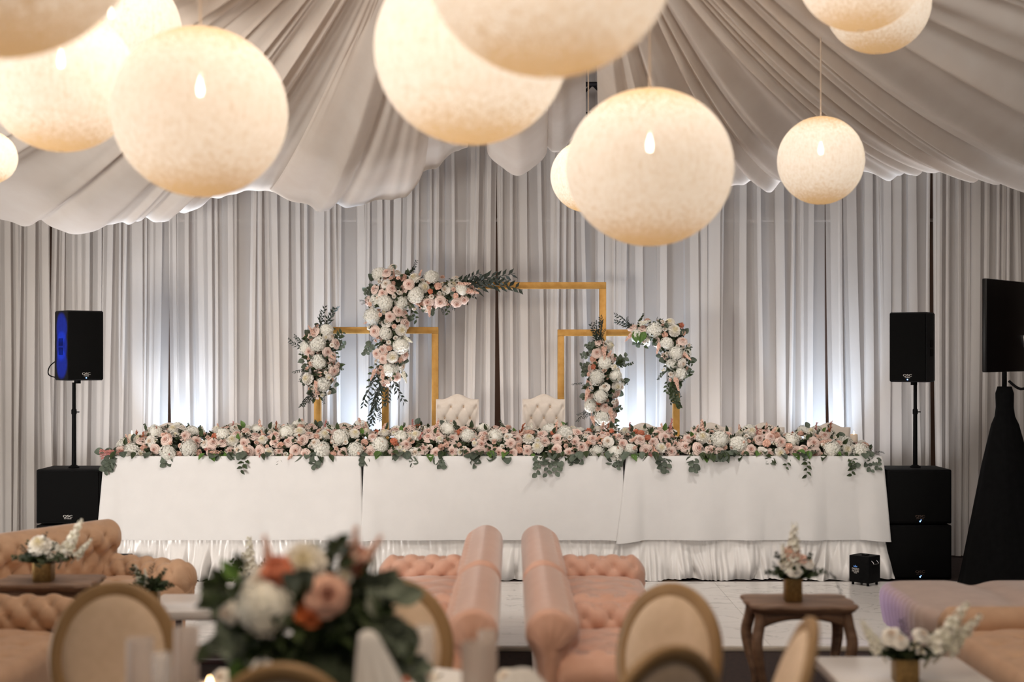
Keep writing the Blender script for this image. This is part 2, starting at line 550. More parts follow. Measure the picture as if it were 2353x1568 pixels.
swag('broad white ceiling swag at the left, sagging lowest over the left speaker', [(-1500, 470), (-700, 505), (-300, 490), (0, 488), (180, 514), (330, 498), (440, 466)], 13.75, (760, -220), (900, -200), 13, 3, 0.12, 1.18, nu=260)
swag('ceiling swag behind the tan lantern beside the brightest lantern cluster', [(405, 480), (480, 455), (560, 436), (650, 436), (700, 440)], 13.9, (905, -210), (940, -220), 5, 8, 0.08, 1.2)
swag('ceiling swag with a scalloped hem left of the two overlapping centre lanterns', [(622, 432), (670, 458), (745, 468), (840, 458), (905, 454), (950, 430), (976, 385)], 13.7, (950, -260), (1040, -270), 7, 12, 0.07, 1.3, nu=200)
swag('narrow stepped ceiling swag under the bottom of the two overlapping centre lanterns', [(930, 425), (975, 388), (1005, 384), (1035, 350), (1075, 336)], 13.85, (1040, -275), (1120, -280), 4, 15, 0.03, 1.3)
swag('pointed fabric tail hanging at the centre below the lanterns', [(1118, 318), (1122, 352), (1150, 376), (1190, 398), (1230, 376), (1254, 352), (1258, 322)], 13.6, (1120, -280), (1270, -280), 2, 21, 0.02, 1.3)
swag('short narrow ceiling swag beside the pointed centre tail', [(1250, 322), (1268, 345), (1292, 340), (1312, 318), (1346, 300)], 13.8, (1250, -280), (1346, -280), 3, 25, 0.03, 1.3)
swag('ceiling swag right of the dark gap, behind the big hanging lantern', [(1376, 330), (1450, 385), (1560, 405), (1690, 410), (1760, 415), (1805, 408)], 13.8, (1364, -280), (1385, -280), 7, 31, 0.12, 1.6, nu=200)
swag('ceiling swag with a bright hem behind the small round lantern on a wire', [(1775, 408), (1850, 402), (1940, 388), (1990, 388), (2050, 396), (2110, 382), (2160, 372), (2200, 376)], 13.7, (1372, -280), (1395, -285), 8, 37, 0.13, 1.65, nu=200)
swag('broad shaded ceiling swag at the upper right with long diagonal folds', [(2150, 366), (2240, 388), (2353, 414), (2520, 440), (2900, 440), (3400, 420), (4000, 400)], 13.85, (1380, -290), (1600, -290), 12, 41, 0.18, 1.55, nu=260)
tr = MB()
for z in (4.45, 4.75):
    tr.tube([(-2.5, 14.15, z), (3.5, 14.15, z)], 0.025)
for k in range(20):
    tr.tube([(-2.5 + k * 0.3, 14.15, 4.45 + 0.3 * (k % 2)), (-2.2 + k * 0.3, 14.15, 4.75 - 0.3 * (k % 2))], 0.014)
for x in (-2.3, 3.3):
    tr.tube([(x, 14.15, 4.45), (x, 14.15, 6.2)], 0.015)
tag(tr.build('lighting_truss', M['truss']), 'dark metal truss glimpsed through the slit between ceiling swags', 'truss')


# ------------------------------------------------------------------ string-ball lanterns
def shade_mat(name, base, dark, tp):
    m = bpy.data.materials.new(name)
    m.use_nodes = True
    nt = m.node_tree
    N, L = nt.nodes, nt.links
    N.remove(N['Principled BSDF'])
    out = N['Material Output']
    tc = N.new('ShaderNodeTexCoord')
    # wound threads: several warped wave sets
    fac = None
    for k, (rx, ry, rz, sc_) in enumerate(((0, 0, 0, 26), (70, 20, 40, 30), (-60, 35, 80, 24))):
        mp = N.new('ShaderNodeMapping')
        mp.inputs['Rotation'].default_value = (rad(rx), rad(ry), rad(rz))
        L.new(tc.outputs['Object'], mp.inputs[0])
        wv = N.new('ShaderNodeTexWave')
        wv.inputs['Scale'].default_value = sc_
        wv.inputs['Distortion'].default_value = 9.0
        wv.inputs['Detail'].default_value = 3.0
        wv.inputs['Detail Scale'].default_value = 1.4
        L.new(mp.outputs[0], wv.inputs['Vector'])
        if fac is None:
            fac = wv.outputs['Fac']
        else:
            mm = N.new('ShaderNodeMath')
            mm.operation = 'MULTIPLY' if k == 1 else 'ADD'
            L.new(fac, mm.inputs[0])
            L.new(wv.outputs['Fac'], mm.inputs[1])
            fac = mm.outputs[0]
    nz = N.new('ShaderNodeTexNoise')
    nz.inputs['Scale'].default_value = 13.0
    nz.inputs['Detail'].default_value = 9.0
    nz.inputs['Roughness'].default_value = 0.68
    L.new(tc.outputs['Object'], nz.inputs['Vector'])
    # meridian streaks where the threads run pole to pole
    mp = N.new('ShaderNodeMapping')
    mp.inputs['Scale'].default_value = (1, 1, 0.22)
    L.new(tc.outputs['Object'], mp.inputs[0])
    n2 = N.new('ShaderNodeTexNoise')
    n2.inputs['Scale'].default_value = 24.0
    n2.inputs['Detail'].default_value = 5.0
    L.new(mp.outputs[0], n2.inputs['Vector'])
    av = N.new('ShaderNodeMath')
    av.operation = 'MULTIPLY_ADD'
    av.inputs[1].default_value = 0.9
    av.inputs[2].default_value = -0.45
    L.new(n2.outputs['Fac'], av.inputs[0])
    av2 = N.new('ShaderNodeMath')
    av2.operation = 'ADD'
    L.new(av.outputs[0], av2.inputs[0])
    L.new(nz.outputs['Fac'], av2.inputs[1])
    ad = N.new('ShaderNodeMath')
    ad.operation = 'MULTIPLY_ADD'
    ad.inputs[1].default_value = 0.60
    L.new(fac, ad.inputs[0])
    L.new(av2.outputs[0], ad.inputs[2])
    # darker at the two poles: thicker threads, plus bulb falloff painted into the colour
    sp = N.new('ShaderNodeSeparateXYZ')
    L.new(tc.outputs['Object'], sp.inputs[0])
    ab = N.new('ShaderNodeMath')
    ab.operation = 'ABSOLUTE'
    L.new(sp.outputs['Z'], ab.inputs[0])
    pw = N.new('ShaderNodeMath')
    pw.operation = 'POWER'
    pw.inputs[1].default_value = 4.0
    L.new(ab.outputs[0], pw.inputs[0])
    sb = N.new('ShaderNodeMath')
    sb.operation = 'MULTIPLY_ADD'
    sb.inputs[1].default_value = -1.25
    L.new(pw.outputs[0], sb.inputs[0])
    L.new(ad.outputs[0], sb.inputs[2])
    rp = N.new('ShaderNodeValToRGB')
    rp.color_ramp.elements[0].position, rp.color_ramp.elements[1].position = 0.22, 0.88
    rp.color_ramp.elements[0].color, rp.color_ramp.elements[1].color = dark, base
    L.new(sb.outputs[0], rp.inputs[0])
    df_ = N.new('ShaderNodeBsdfDiffuse')
    tl = N.new('ShaderNodeBsdfTranslucent')
    L.new(rp.outputs[0], df_.inputs[0])
    L.new(rp.outputs[0], tl.inputs[0])
    bp = N.new('ShaderNodeBump')
    bp.inputs['Strength'].default_value = 0.4
    bp.inputs['Distance'].default_value = 0.01
    L.new(ad.outputs[0], bp.inputs['Height'])
    L.new(bp.outputs[0], df_.inputs['Normal'])
    mx = N.new('ShaderNodeMixShader')
    mx.inputs[0].default_value = 0.55
    L.new(df_.outputs[0], mx.inputs[1])
    L.new(tl.outputs[0], mx.inputs[2])
    tp_ = N.new('ShaderNodeBsdfTransparent')
    mx2 = N.new('ShaderNodeMixShader')
    mx2.inputs[0].default_value = tp
    L.new(mx.outputs[0], mx2.inputs[1])
    L.new(tp_.outputs[0], mx2.inputs[2])
    L.new(mx2.outputs[0], out.inputs['Surface'])
    return m


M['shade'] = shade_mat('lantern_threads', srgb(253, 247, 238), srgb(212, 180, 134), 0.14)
_sb = MB()
_sb.grid(lambda u, v: (math.sin(PI * (0.02 + 0.96 * v)) * math.cos(2 * PI * u), math.sin(PI * (0.02 + 0.96 * v)) * math.sin(2 * PI * u), math.cos(PI * (0.02 + 0.96 * v))), 64, 36, close_u=True)
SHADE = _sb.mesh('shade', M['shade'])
BULB = MB().lathe([(0.0, -0.055), (0.014, -0.05), (0.021, -0.03), (0.022, -0.012), (0.015, 0.015), (0.006, 0.045), (0.0, 0.06)], 14).mesh('bulb', M['bulb'])
SOCK = MB().lathe([(0.0, 0.0), (0.014, 0.0), (0.014, 0.06), (0.004, 0.07), (0.0, 0.07)], 12).mesh('socket', M['wire'])


def lantern(px, py, r, Z, watts, label, squash=0.96, rz=0.0):
    c = at(px, py, Z)
    R = r * Z / FPX
    t = thing('string_lantern', (c.x, c.y, c.z - R * squash), label, 'lantern', 'string ball lanterns hung from the ceiling')
    zc = R * squash
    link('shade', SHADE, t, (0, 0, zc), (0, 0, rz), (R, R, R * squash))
    bz = zc + 0.30 * R
    link('bulb', BULB, t, (0, 0, bz))
    link('socket', SOCK, t, (0, 0, bz + 0.04))
    MB().tube([(0, 0, bz + 0.1), (0, 0, 6.2 - t.location.z)], 0.005, 6).build('cord', M['wire'], t)
    d = bpy.data.lights.new('lantern_light', 'POINT')
    d.energy, d.color, d.shadow_soft_size = watts * 0.22 * (R / 0.42) ** 2, (1.0, 0.945, 0.87), 0.05
    o = link('lantern_light', d, t, (0, 0, bz))
    return t


lantern(-22, -198, 340, 4.6, 26, 'largest tan string lantern cut by the top left corner', rz=0.4)
lantern(140, 185, 170, 7.7, 48, 'bright string lantern lowest of the glowing pair at far left', rz=1.4)
lantern(255, 72, 160, 9.3, 48, 'bright string lantern in the middle of the upper left cluster', rz=2.1)
lantern(330, 18, 146, 10.9, 44, 'bright string lantern rightmost of the overlapping upper left cluster', rz=3.0)
lantern(460, 258, 200, 7.2, 30, 'tan string lantern right of the bright left cluster, hanging lowest there', 0.97, 4.2)
lantern(-25, 362, 63, 10.0, 70, 'small pale string lantern cut by the left edge', rz=1.0)
lantern(1083, 111, 223, 6.6, 62, 'pale string lantern partly hidden behind the biggest central lantern', 0.99, 0.9)
lantern(1262, -104, 290, 5.1, 46, 'biggest central tan string lantern cut by the top edge', rz=5.1)
lantern(1493, 385, 192, 7.6, 26, 'whole round tan string lantern hanging lowest, right of centre', 0.94, 2.6)
lantern(1352, 405, 87, 11.6, 70, 'small glowing string lantern peeking out behind the lowest round lantern', rz=0.2)
lantern(1886, 369, 99, 10.4, 38, 'small round string lantern on a visible wire at the right', 1.02, 3.7)
lantern(1978, -70, 146, 8.5, 34, 'nearer string lantern of the overlapping pair cut by the top right edge', rz=1.9)
lantern(2018, 8, 119, 9.8, 34, 'farther string lantern showing below the pair at the upper right', rz=2.9)


# ------------------------------------------------------------------ stage riser, tables, cloths
RZ = 0.345                                                    # stage height
XL, XR, YF, YB = -3.755, 3.42, 13.0, 14.30
st = thing('stage_riser', ((XL + XR) / 2, YF, 0), 'low stage under the head table hidden by a gathered white satin skirt', 'stage')
hw = (XR - XL) / 2
MB().box((0, 0.05 + (YB - YF) / 2, RZ / 2 + 0.01), (2 * hw - 0.1, YB - YF - 0.05, RZ - 0.03), 0.005).build('deck', M['carpet'], st, sharp=40)


def skirt_path(u, off):
    """left side - front - right side of the stage, rounded corners; returns point and outward normal (u in metres)"""
    d = 1.2
    if u < d:
        return Vector((-hw, d - u, 0)), Vector((-1, 0, 0))
    if u < d + 2 * hw:
        return Vector((-hw + u - d, 0, 0)), Vector((0, -1, 0))
    return Vector((hw, u - d - 2 * hw, 0)), Vector((1, 0, 0))


def sfn(u, v):
    s = u * (2 * hw + 2.4)
    p, n = skirt_path(s, 0)
    N1 = noise.noise(Vector((s * 6.0, 0.3, v * 0.7))) * 1.5
    N2 = noise.noise(Vector((s * 15.0, 4.0, v * 0.8))) * 1.5
    N3 = noise.noise(Vector((s * 34.0, 9.0, v * 0.3)))
    sway = noise.noise(Vector((s * 1.6, 7.0, 0))) * 0.16 * v ** 1.3
    amp = 0.005 + 0.20 * smooth01((v - .08) / .9)
    o = -0.02 + amp * (0.8 * abs(N1) ** 0.8 + 0.45 * abs(N2)) + 0.010 * N3 * (1.2 - v)
    if v > 0.86:
        o += (v - 0.86) * 0.22 * (0.5 + N1)
    t = Vector((-n.y, n.x, 0))
    hem = 0.012 + 0.05 * max(0.0, noise.noise(Vector((s * 2.7, 2.0, 0))) - 0.18)
    q = p + n * o + t * sway
    return (q.x, q.y, 0.40 + (hem - 0.40) * v)


MB().grid(sfn, 1100, 14).build('skirt', M['satin'], st)

TX = [XL + 0.01, -1.37, 1.03, XR - 0.01]
TT = 0.772                                                    # table top above the stage
CL_L = ['left white floor-length tablecloth nearest the blue-lit speaker', 'middle white tablecloth in front of the throne chairs', 'right white tablecloth with the folded corner flap and leaf shadows']
for k in range(3):
    x0, x1 = TX[k] + 0.02, TX[k + 1] - 0.02
    t = thing('banquet_table', ((x0 + x1) / 2, YF + 0.395, RZ), ('left', 'middle', 'right')[k] + ' folding banquet table hidden under its white cloth on the stage', 'table', 'head tables on the stage')
    MB().box((0, 0, TT - 0.02), (x1 - x0, 0.74, 0.035), 0.008).build('table_top', M['white_top'], t, sharp=40)
    for sx in (-1, 1):
        for sy in (-1, 1):
            MB().tube([(sx * 0.9, sy * 0.28, 0), (sx * 0.9, sy * 0.28, TT - 0.03)], 0.014).build('leg', M['maroon'], t)

    def path(s, W, Dp):
        """perimeter of the cloth: back-left, front-left, front-right, back-right; gives xy and outward normal, corner weight"""
        if s < Dp:
            return Vector((0, Dp - s, 0)), Vector((-1, 0, 0)), smooth01(1 - (Dp - s) / 0.18)
        if s < Dp + W:
            q = s - Dp
            return Vector((q, 0, 0)), Vector((0, -1, 0)), max(smooth01(1 - q / 0.18), smooth01(1 - (W - q) / 0.18))
        q = s - Dp - W
        return Vector((W, q, 0)), Vector((1, 0, 0)), smooth01(1 - q / 0.18)
    W, Dp = x1 - x0, 0.75
    drop = TT - 0.008
    fl = {0: (0.075, 0.01), 1: (0.012, 0.012), 2: (0.06, 0.05)}[k]

    def cfn(u, v, W=W, Dp=Dp, k=k, fl=fl, drop=drop):
        s = u * (W + 2 * Dp)
        p, n, cw = path(s, W, Dp)
        left = p.x < W / 2
        f = fl[0] if left else fl[1]
        cxn = Vector((-1 if left else 1, -0.6, 0)).normalized()
        fold_ = noise.noise(Vector((s * 1.7, k * 3.1, v * 0.4))) * 0.030 + noise.noise(Vector((s * 5.5, k * 5.1, v * 0.3))) * 0.010 * (1 if k != 2 else 2)
        if k == 2:
            fold_ += 0.030 * math.sin(s * 11.0 + 2.2 * noise.noise(Vector((s, 0, 0)))) * (.25 + .75 * v)
        o = 0.006 + v * 0.016 + fold_ * v ** 0.9
        nn = (n * (1 - cw) + cxn * cw).normalized()
        extra = cw * f * v
        if k == 2 and left and cw > 0:
            extra *= 1.4
        q = p + nn * (max(0.004, o) + extra)
        z = -drop * v - (0.012 * cw * v if k != 2 else 0.03 * cw * v * (1 if left else 0.5)) + 0.004 * noise.noise(Vector((s * 2.2, k, 1))) * v
        rnd = 0.012 * max(0.0, 1 - v * 14) ** 2                # rounded top edge
        return (x0 + q.x - nn.x * rnd, YF + q.y - nn.y * rnd, RZ + TT + 0.012 + z)
    cb = MB()
    cb.grid(cfn, 260, 26)
    cb.grid(lambda u, v: (x0 + 0.008 + u * (W - 0.016), YF + 0.006 + v * Dp, RZ + TT + 0.012 + 0.0008 * math.sin(u * 31)), 24, 6)
    cb.grid(lambda u, v: (cfn(u, 1.0)[0], cfn(u, 1.0)[1] - 0.003, cfn(u, 1.0)[2] + 0.012 * v), 260, 1)
    tag(cb.build('tablecloth', M['cloth']), CL_L[k], 'tablecloth', 'white cloths on the head tables')


# ------------------------------------------------------------------ gold frames
def gold_frame(x0, x1, ztop, y, label, bw=0.066, bd=0.09):
    t = thing('gold_frame', ((x0 + x1) / 2, y, RZ), label, 'frame', 'gold frames behind the head table')
    hx, h = (x1 - x0) / 2, ztop - RZ
    for s in (-1, 1):
        MB().box((s * (hx - bw / 2), 0, (h - bw) / 2), (bw, bd, h - bw), 0.003).build('post', M['gold'], t, sharp=40)
    MB().box((0, 0, h - bw / 2), (2 * hx, bd, bw), 0.003).build('top_rail', M['gold'], t, sharp=40)
    for s in (-1, 1):
        MB().box((s * (hx - bw / 2), 0, 0.006), (0.2, 0.3, 0.012), 0.003).build('base_plate', M['gold'], t, sharp=40)
    return t


gold_frame(-1.975, -0.735, 2.335, 14.22, 'smaller gold frame on the left with flowers on its outer post')
gold_frame(0.455, 1.672, 2.31, 14.22, 'smaller gold frame on the right with flowers over its outer corner')
gold_frame(-1.29, 0.933, 2.778, 14.13, 'tall gold rectangular frame in the middle with a big floral corner')


# ------------------------------------------------------------------ chairs behind the head table
def tuft_h(u, v, du, dv, A, B):
    """diamond tufting: height at (u, v) in metres, buttons at half-staggered du x dv spacing"""
    a, b = u / du + v / dv, u / du - v / dv
    sa, sb_ = abs(math.sin(PI * a)), abs(math.sin(PI * b))
    da, db = a - round(a), b - round(b)
    r2 = (da * da + db * db) * 9.0
    return A * (sa * sb_) ** 0.42 - B * math.exp(-r2 * 5.0)


def camel(x, w, h, rise):
    """outline of an arched (camel) chair back: height at offset x"""
    q = abs(x) / (w / 2)
    return h - rise + rise * (0.5 + 0.5 * math.cos(PI * min(1.0, q / 0.72)))


BUTTON = MB().lathe([(0.0, 0.006), (0.006, 0.005), (0.010, 0.001), (0.010, -0.004), (0.0, -0.004)], 10).mesh('button', M['chair_pad'])
BUTTON_V = MB().lathe([(0.0, 0.008), (0.009, 0.006), (0.013, 0.001), (0.013, -0.005), (0.0, -0.005)], 10).mesh('button', M['velvet'])
BUTTON_T = MB().lathe([(0.0, 0.008), (0.009, 0.006), (0.013, 0.001), (0.013, -0.005), (0.0, -0.005)], 10).mesh('button', M['velvet_tan'])


def back_chair(loc, top, w, rise, label, group, tufted):
    t = thing('throne_chair' if tufted else 'upholstered_chair', loc, label, 'chair', group)
    zb = 0.48

    def ff(u, v):
        x = (u - 0.5) * w
        zt = camel(x, w, top, rise)
        z = zb + (zt - zb) * v
        e = min(1.0, min(u, 1 - u) * 14, (1 - v) * 14) ** 0.5 if 0 < u < 1 and v < 1 else 0.0
        hgt = 0.030 * e
        if tufted:
            hgt += e * smooth01((top - .085 - z) / .03) * tuft_h(x, z - (top - 0.232), 0.124, 0.222, 0.024, 0.034)
        return (x, -0.03 - hgt, z)
    b = MB()
    b.grid(ff, 72 if tufted else 32, 60 if tufted else 20)
    b.grid(lambda u, v: ((u - 0.5) * w, 0.03, zb + (camel((u - 0.5) * w, w, top, rise) - zb) * v), 32, 4)

    def rim(u, v):
        # side and top border between the two faces
        if u < 0.3:
            x, z = -w / 2, zb + (camel(-w / 2, w, top, rise) - zb) * u / 0.3
        elif u > 0.7:
            x, z = w / 2, zb + (camel(w / 2, w, top, rise) - zb) * (1 - u) / 0.3
        else:
            x = (u - 0.5) / 0.4 * w
            z = camel(x, w, top, rise)
        return (x, -0.03 + 0.06 * v, z)
    b.grid(rim, 80, 2)
    b.build('backrest', M['cream'], t)
    if tufted:
        for j in (-3, -2, -1, 0, 1):
            zz = top - 0.232 + j * 0.111
            n_ = 2 if j % 2 else 3
            for i in range(n_):
                x = (i - (n_ - 1) / 2) * 0.124
                if zz < top - 0.08:
                    link('button', BUTTON, t, (x, -0.040, zz), (PI / 2, 0, 0))
    MB().box((0, -0.24, 0.43), (w, 0.46, 0.11), 0.03).build('seat', M['cream'], t, sharp=60)
    for sx in (-1, 1):
        for sy in (-0.42, 0.0):
            MB().tube([(sx * (w / 2 - 0.03), sy, 0), (sx * (w / 2 - 0.03), sy, 0.39)], [0.014, 0.022]).build('leg', M['foot_wood'], t)


for x, lab in ((-0.536, 'left of the two tall cream tufted throne chairs behind the garland'), (0.312, 'right of the two tall cream tufted throne chairs behind the garland')):
    back_chair((x, 13.98, RZ), 1.325, 0.42, 0.05, lab, 'throne chairs at the head table', True)
for px, lab in ((388, 'cream chair behind the head table nearest the left candle'), (538, 'cream chair second from the left end of the head table'), (684, 'cream chair behind the head table below the left floral frame'),
                (790, 'cream chair directly left of the tall gold frame post'), (1478, 'cream chair at the head table below the right corner flowers'), (1634, 'cream chair just right of the gold frames'),
                (1755, 'cream chair second from the right end of the head table'), (1906, 'cream chair behind the head table nearest the right candle')):
    back_chair((at(px, 0, 13.97).x, 13.97, RZ), 1.045, 0.40, 0.045, lab, 'cream chairs at the head table', False)


# ------------------------------------------------------------------ loudspeakers
def text(name, body, size, m, parent, loc, rot=(PI / 2, 0, 0)):
    c = bpy.data.curves.new(name, 'FONT')
    c.body, c.size, c.extrude, c.align_x, c.align_y = body, size, 0.0006, 'CENTER', 'CENTER'
    c.materials.append(m)
    tmp = link(name, c)
    bpy.context.view_layer.update()
    me = bpy.data.meshes.new_from_object(tmp.evaluated_get(bpy.context.evaluated_depsgraph_get()))
    bpy.data.objects.remove(tmp)
    return link(name, me, parent, loc, rot)


def subwoofer(loc, label, led, bright):
    t = thing('subwoofer', loc, label, 'speaker', 'black subwoofers stacked beside the stage')
    MB().box((0, 0.24, 0.2525), (0.59, 0.48, 0.495), 0.012).build('cabinet', M['black'], t, sharp=40)
    MB().box((0, -0.008, 0.2525), (0.555, 0.02, 0.46), 0.008).build('front_grille', M['grille'], t, sharp=40)
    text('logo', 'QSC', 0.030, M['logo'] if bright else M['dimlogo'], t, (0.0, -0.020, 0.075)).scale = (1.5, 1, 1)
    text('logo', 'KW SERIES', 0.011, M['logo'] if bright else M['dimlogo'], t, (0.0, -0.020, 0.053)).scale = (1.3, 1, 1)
    if led:
        MB().add([(-0.008, 0, 0.006), (-0.002, 0, 0.006), (0.0, 0, 0.001), (0.007, 0, 0.016), (0.012, 0, 0.016), (0.002, 0, -0.006), (-0.003, 0, -0.006)], [(0, 1, 2, 5, 6), (2, 3, 4, 5)]).build('indicator_lamp', M['led'], t, smooth=False, loc=(0.0, -0.0205, 0.028))
    for s in (-1, 1):
        MB().box((s * 0.296, 0.24, 0.33), (0.012, 0.17, 0.07), 0.005).build('side_handle', M['black'], t, sharp=40)


def top_speaker(loc, rz, label, led=True, cable=True):
    t = thing('loudspeaker', loc, label, 'speaker', 'black loudspeakers on poles', rz=rz)
    w_, d_, h_ = 0.345, 0.35, 0.645
    bm = MB()
    prof = [(-w_ / 2, -d_ / 2), (w_ / 2, -d_ / 2), (w_ / 2 - 0.004, d_ * 0.1), (w_ / 2 - 0.03, d_ / 2), (-w_ / 2 + 0.03, d_ / 2), (-w_ / 2 + 0.004, d_ * 0.1)]
    n = len(prof)
    vs_ = [(x, y, z) for z in (0.012, h_ - 0.012) for x, y in prof] + [(x * 0.95, y * 0.95, z) for z in (0.0, h_) for x, y in prof]
    fs = [(i, (i + 1) % n, n + (i + 1) % n, n + i) for i in range(n)]
    fs += [(2 * n + i, 2 * n + (i + 1) % n, (i + 1) % n, i) for i in range(n)] + [(n + i, n + (i + 1) % n, 3 * n + (i + 1) % n, 3 * n + i) for i in range(n)]
    fs += [tuple(range(2 * n, 3 * n)), tuple(range(3 * n, 4 * n))]
    bm.add(vs_, fs).build('cabinet', M['cabinet'], t, smooth=False)
    MB().box((0, -d_ / 2 - 0.007, h_ / 2), (w_ - 0.012, 0.018, h_ - 0.02), 0.007).build('front_grille', M['grille'], t, sharp=40)
    text('logo', 'QSC', 0.030, M['logo'], t, (0.0, -d_ / 2 - 0.0175, 0.062)).scale = (1.4, 1, 1)
    text('logo', 'K SERIES', 0.011, M['logo'], t, (0.0, -d_ / 2 - 0.0175, 0.042)).scale = (1.2, 1, 1)
    if led:
        MB().box((0.0, 0, 0), (0.009, 0.004, 0.009), 0.001).build('indicator_lamp', M['led'], t, loc=(0.0, -d_ / 2 - 0.017, 0.024))
    for s in (-1, 1):
        for z in (0.27, 0.355):
            MB().box((s * (w_ / 2 - 0.004), -0.02, z), (0.012, 0.085, 0.068), 0.004).build('handle_recess', M['grille'], t, sharp=40, rot=(0, 0, 0))
    MB().lathe([(0.0, -0.03), (0.03, -0.03), (0.03, 0.004), (0.0, 0.004)], 14).build('pole_socket', M['black'], t, sharp=40)
    if cable:
        MB().tube(spline([(-0.10, d_ / 2, 0.2), (-0.17, d_ / 2 + 0.05, 0.13), (-0.18, d_ / 2 + 0.05, 0.05), (-0.11, d_ / 2, 0.02)], 14), 0.006, 6).build('cable', M['black'], t)


def pole(x, y, z0, z1, label):
    o = MB()
    o.lathe([(0.0, z0), (0.05, z0), (0.05, z0 + 0.012), (0.021, z0 + 0.03), (0.019, z0 + 0.5), (0.024, z0 + 0.5), (0.024, z0 + 0.54), (0.0165, z0 + 0.55), (0.0165, z1), (0.0, z1)], 16)
    o.tube([(0.019, 0, z0 + 0.52), (0.05, 0, z0 + 0.52)], 0.006, 6)
    ob = o.build('speaker_pole', M['black'], sharp=40, loc=(x, y, 0))
    return tag(ob, label, 'pole', 'speaker poles')


SUBX_L, SUBX_R, SUBY = -4.055, 3.725, 13.0
subwoofer((SUBX_L, SUBY, 0.0), 'lower black subwoofer of the left stack, hidden behind the tan sofa back', False, True)
subwoofer((SUBX_L, SUBY, 0.507), 'upper black subwoofer of the left stack under the blue-lit speaker', False, True)
subwoofer((SUBX_R, SUBY, 0.0), 'lower black subwoofer of the right stack behind the taupe bench', True, False)
subwoofer((SUBX_R, SUBY, 0.507), 'upper black subwoofer of the right stack with the pole on it', True, False)
PL = (at(170, 0, 13.22).x, 13.22)
PR = (at(2103, 0, 13.25).x, 13.25)
pole(PL[0], PL[1], 1.005, 1.80, 'black pole carrying the left speaker, on the left subwoofer stack')
pole(PR[0], PR[1], 1.005, 1.80, 'black pole carrying the right speaker, on the right subwoofer stack')
top_speaker((at(178, 0, 13.25).x, 13.25, 1.82), rad(41), 'left black loudspeaker on a pole with its side lit deep blue')
top_speaker((at(2100, 0, 13.25).x, 13.25, 1.805), rad(-33), 'right black loudspeaker on a pole near the black screen', cable=False)
ec = thing('equipment_box', (at(278, 0, 12.75).x, 12.75, 0), 'low black equipment box on the floor beside the tan sofa arm', 'box')
MB().box((0, 0, 0.13), (0.17, 0.2, 0.24), 0.008).build('case', M['black'], ec, sharp=40)
MB().box((0, 0, 0.255), (0.16, 0.19, 0.012), 0.004).build('lid', M['black'], ec, sharp=40)

# screen on a covered tripod stand
scx, scy = 4.30, 12.42
sd = thing('screen_stand', (scx, scy, 0), 'black fabric-covered tripod stand under the screen at far right', 'stand')
MB().lathe([(0.43, 0.0), (0.40, 0.10), (0.31, 0.55), (0.20, 1.1), (0.115, 1.45), (0.085, 1.52), (0.075, 1.60), (0.078, 1.72), (0.06, 1.78), (0.0, 1.78)], 48,
           fn=lambda t, k: 1 + (1 - k) * (0.10 * math.cos(3 * t + 0.6) + 0.02 * math.sin(13 * t))).build('fabric_cover', M['black_cloth'], sd)
MB().tube([(0, 0, 1.7), (0, 0, 2.2)], 0.022).build('pole', M['black'], sd)
MB().tube(spline([(0.02, -0.05, 1.83), (0.12, -0.09, 1.76), (0.30, -0.02, 1.84), (0.42, 0.15, 1.9)], 16), 0.012, 8).build('cable', M['black'], sd)
dirx, diry = 0.65, 0.76
sv = thing('flat_screen', (scx, scy - 0.06, 1.905), 'black flat screen on the covered stand, cut by the right edge', 'screen', rz=math.atan2(diry, dirx))
MB().box((0.02, -0.02, 0.40), (1.12, 0.045, 0.79), 0.01).build('display', M['screen'], sv, sharp=40)
MB().box((0.02, 0.03, 0.38), (0.62, 0.06, 0.42), 0.015).build('rear_housing', M['black'], sv, sharp=40)
MB().box((0.0, 0.075, 0.33), (0.2, 0.05, 0.3), 0.006).build('wall_mount', M['truss'], sv, sharp=40)
MB().box((0.30, -0.047, 0.27), (0.07, 0.008, 0.11), 0.002).build('sticker', M['chrome'], sv, sharp=40)

# black effects box on the dance floor
fx = thing('effects_machine', (at(1987, 0, 12.55).x, 12.55, 0.031), 'small black cube machine with white lettering on the dance floor edge', 'machine', rz=rad(-46))
MB().box((0, 0, 0.142), (0.20, 0.185, 0.235), 0.006).build('case', M['black'], fx, sharp=40)
for sx in (-1, 1):
    for sy in (-1, 1):
        MB().lathe([(0.0, 0.0), (0.011, 0.0), (0.012, 0.026), (0.0, 0.026)], 10).build('foot', M['black'], fx, loc=(sx * 0.075, sy * 0.07, 0))
MB().box((0.02, -0.02, 0.264), (0.05, 0.05, 0.014), 0.003).build('nozzle', M['black'], fx, sharp=40)
MB().tube(spline([(0.1, -0.055, 0.222), (0.122, -0.055, 0.205), (0.122, -0.05, 0.195), (0.122, 0.02, 0.195), (0.122, 0.025, 0.2), (0.1, 0.025, 0.222)], 24), 0.0035, 6).build('handle', M['chrome'], fx)
text('lettering', 'DREAM', 0.022, M['logo'], fx, (-0.035, -0.094, 0.142))
text('lettering', 'HOUSE', 0.022, M['logo'], fx, (-0.035, -0.094, 0.122))
text('lettering', 'EVENTS', 0.009, M['logo'], fx, (-0.035, -0.094, 0.107))
MB().add([(-0.017, 0, 0), (0.017, 0, 0), (0.02, 0, 0.014), (0.009, 0, 0.009), (0.0, 0, 0.02), (-0.009, 0, 0.009), (-0.02, 0, 0.014)], [(0, 1, 2, 3, 4, 5, 6)]).build('emblem', M['bluelogo'], fx, smooth=False, loc=(-0.035, -0.0945, 0.158))

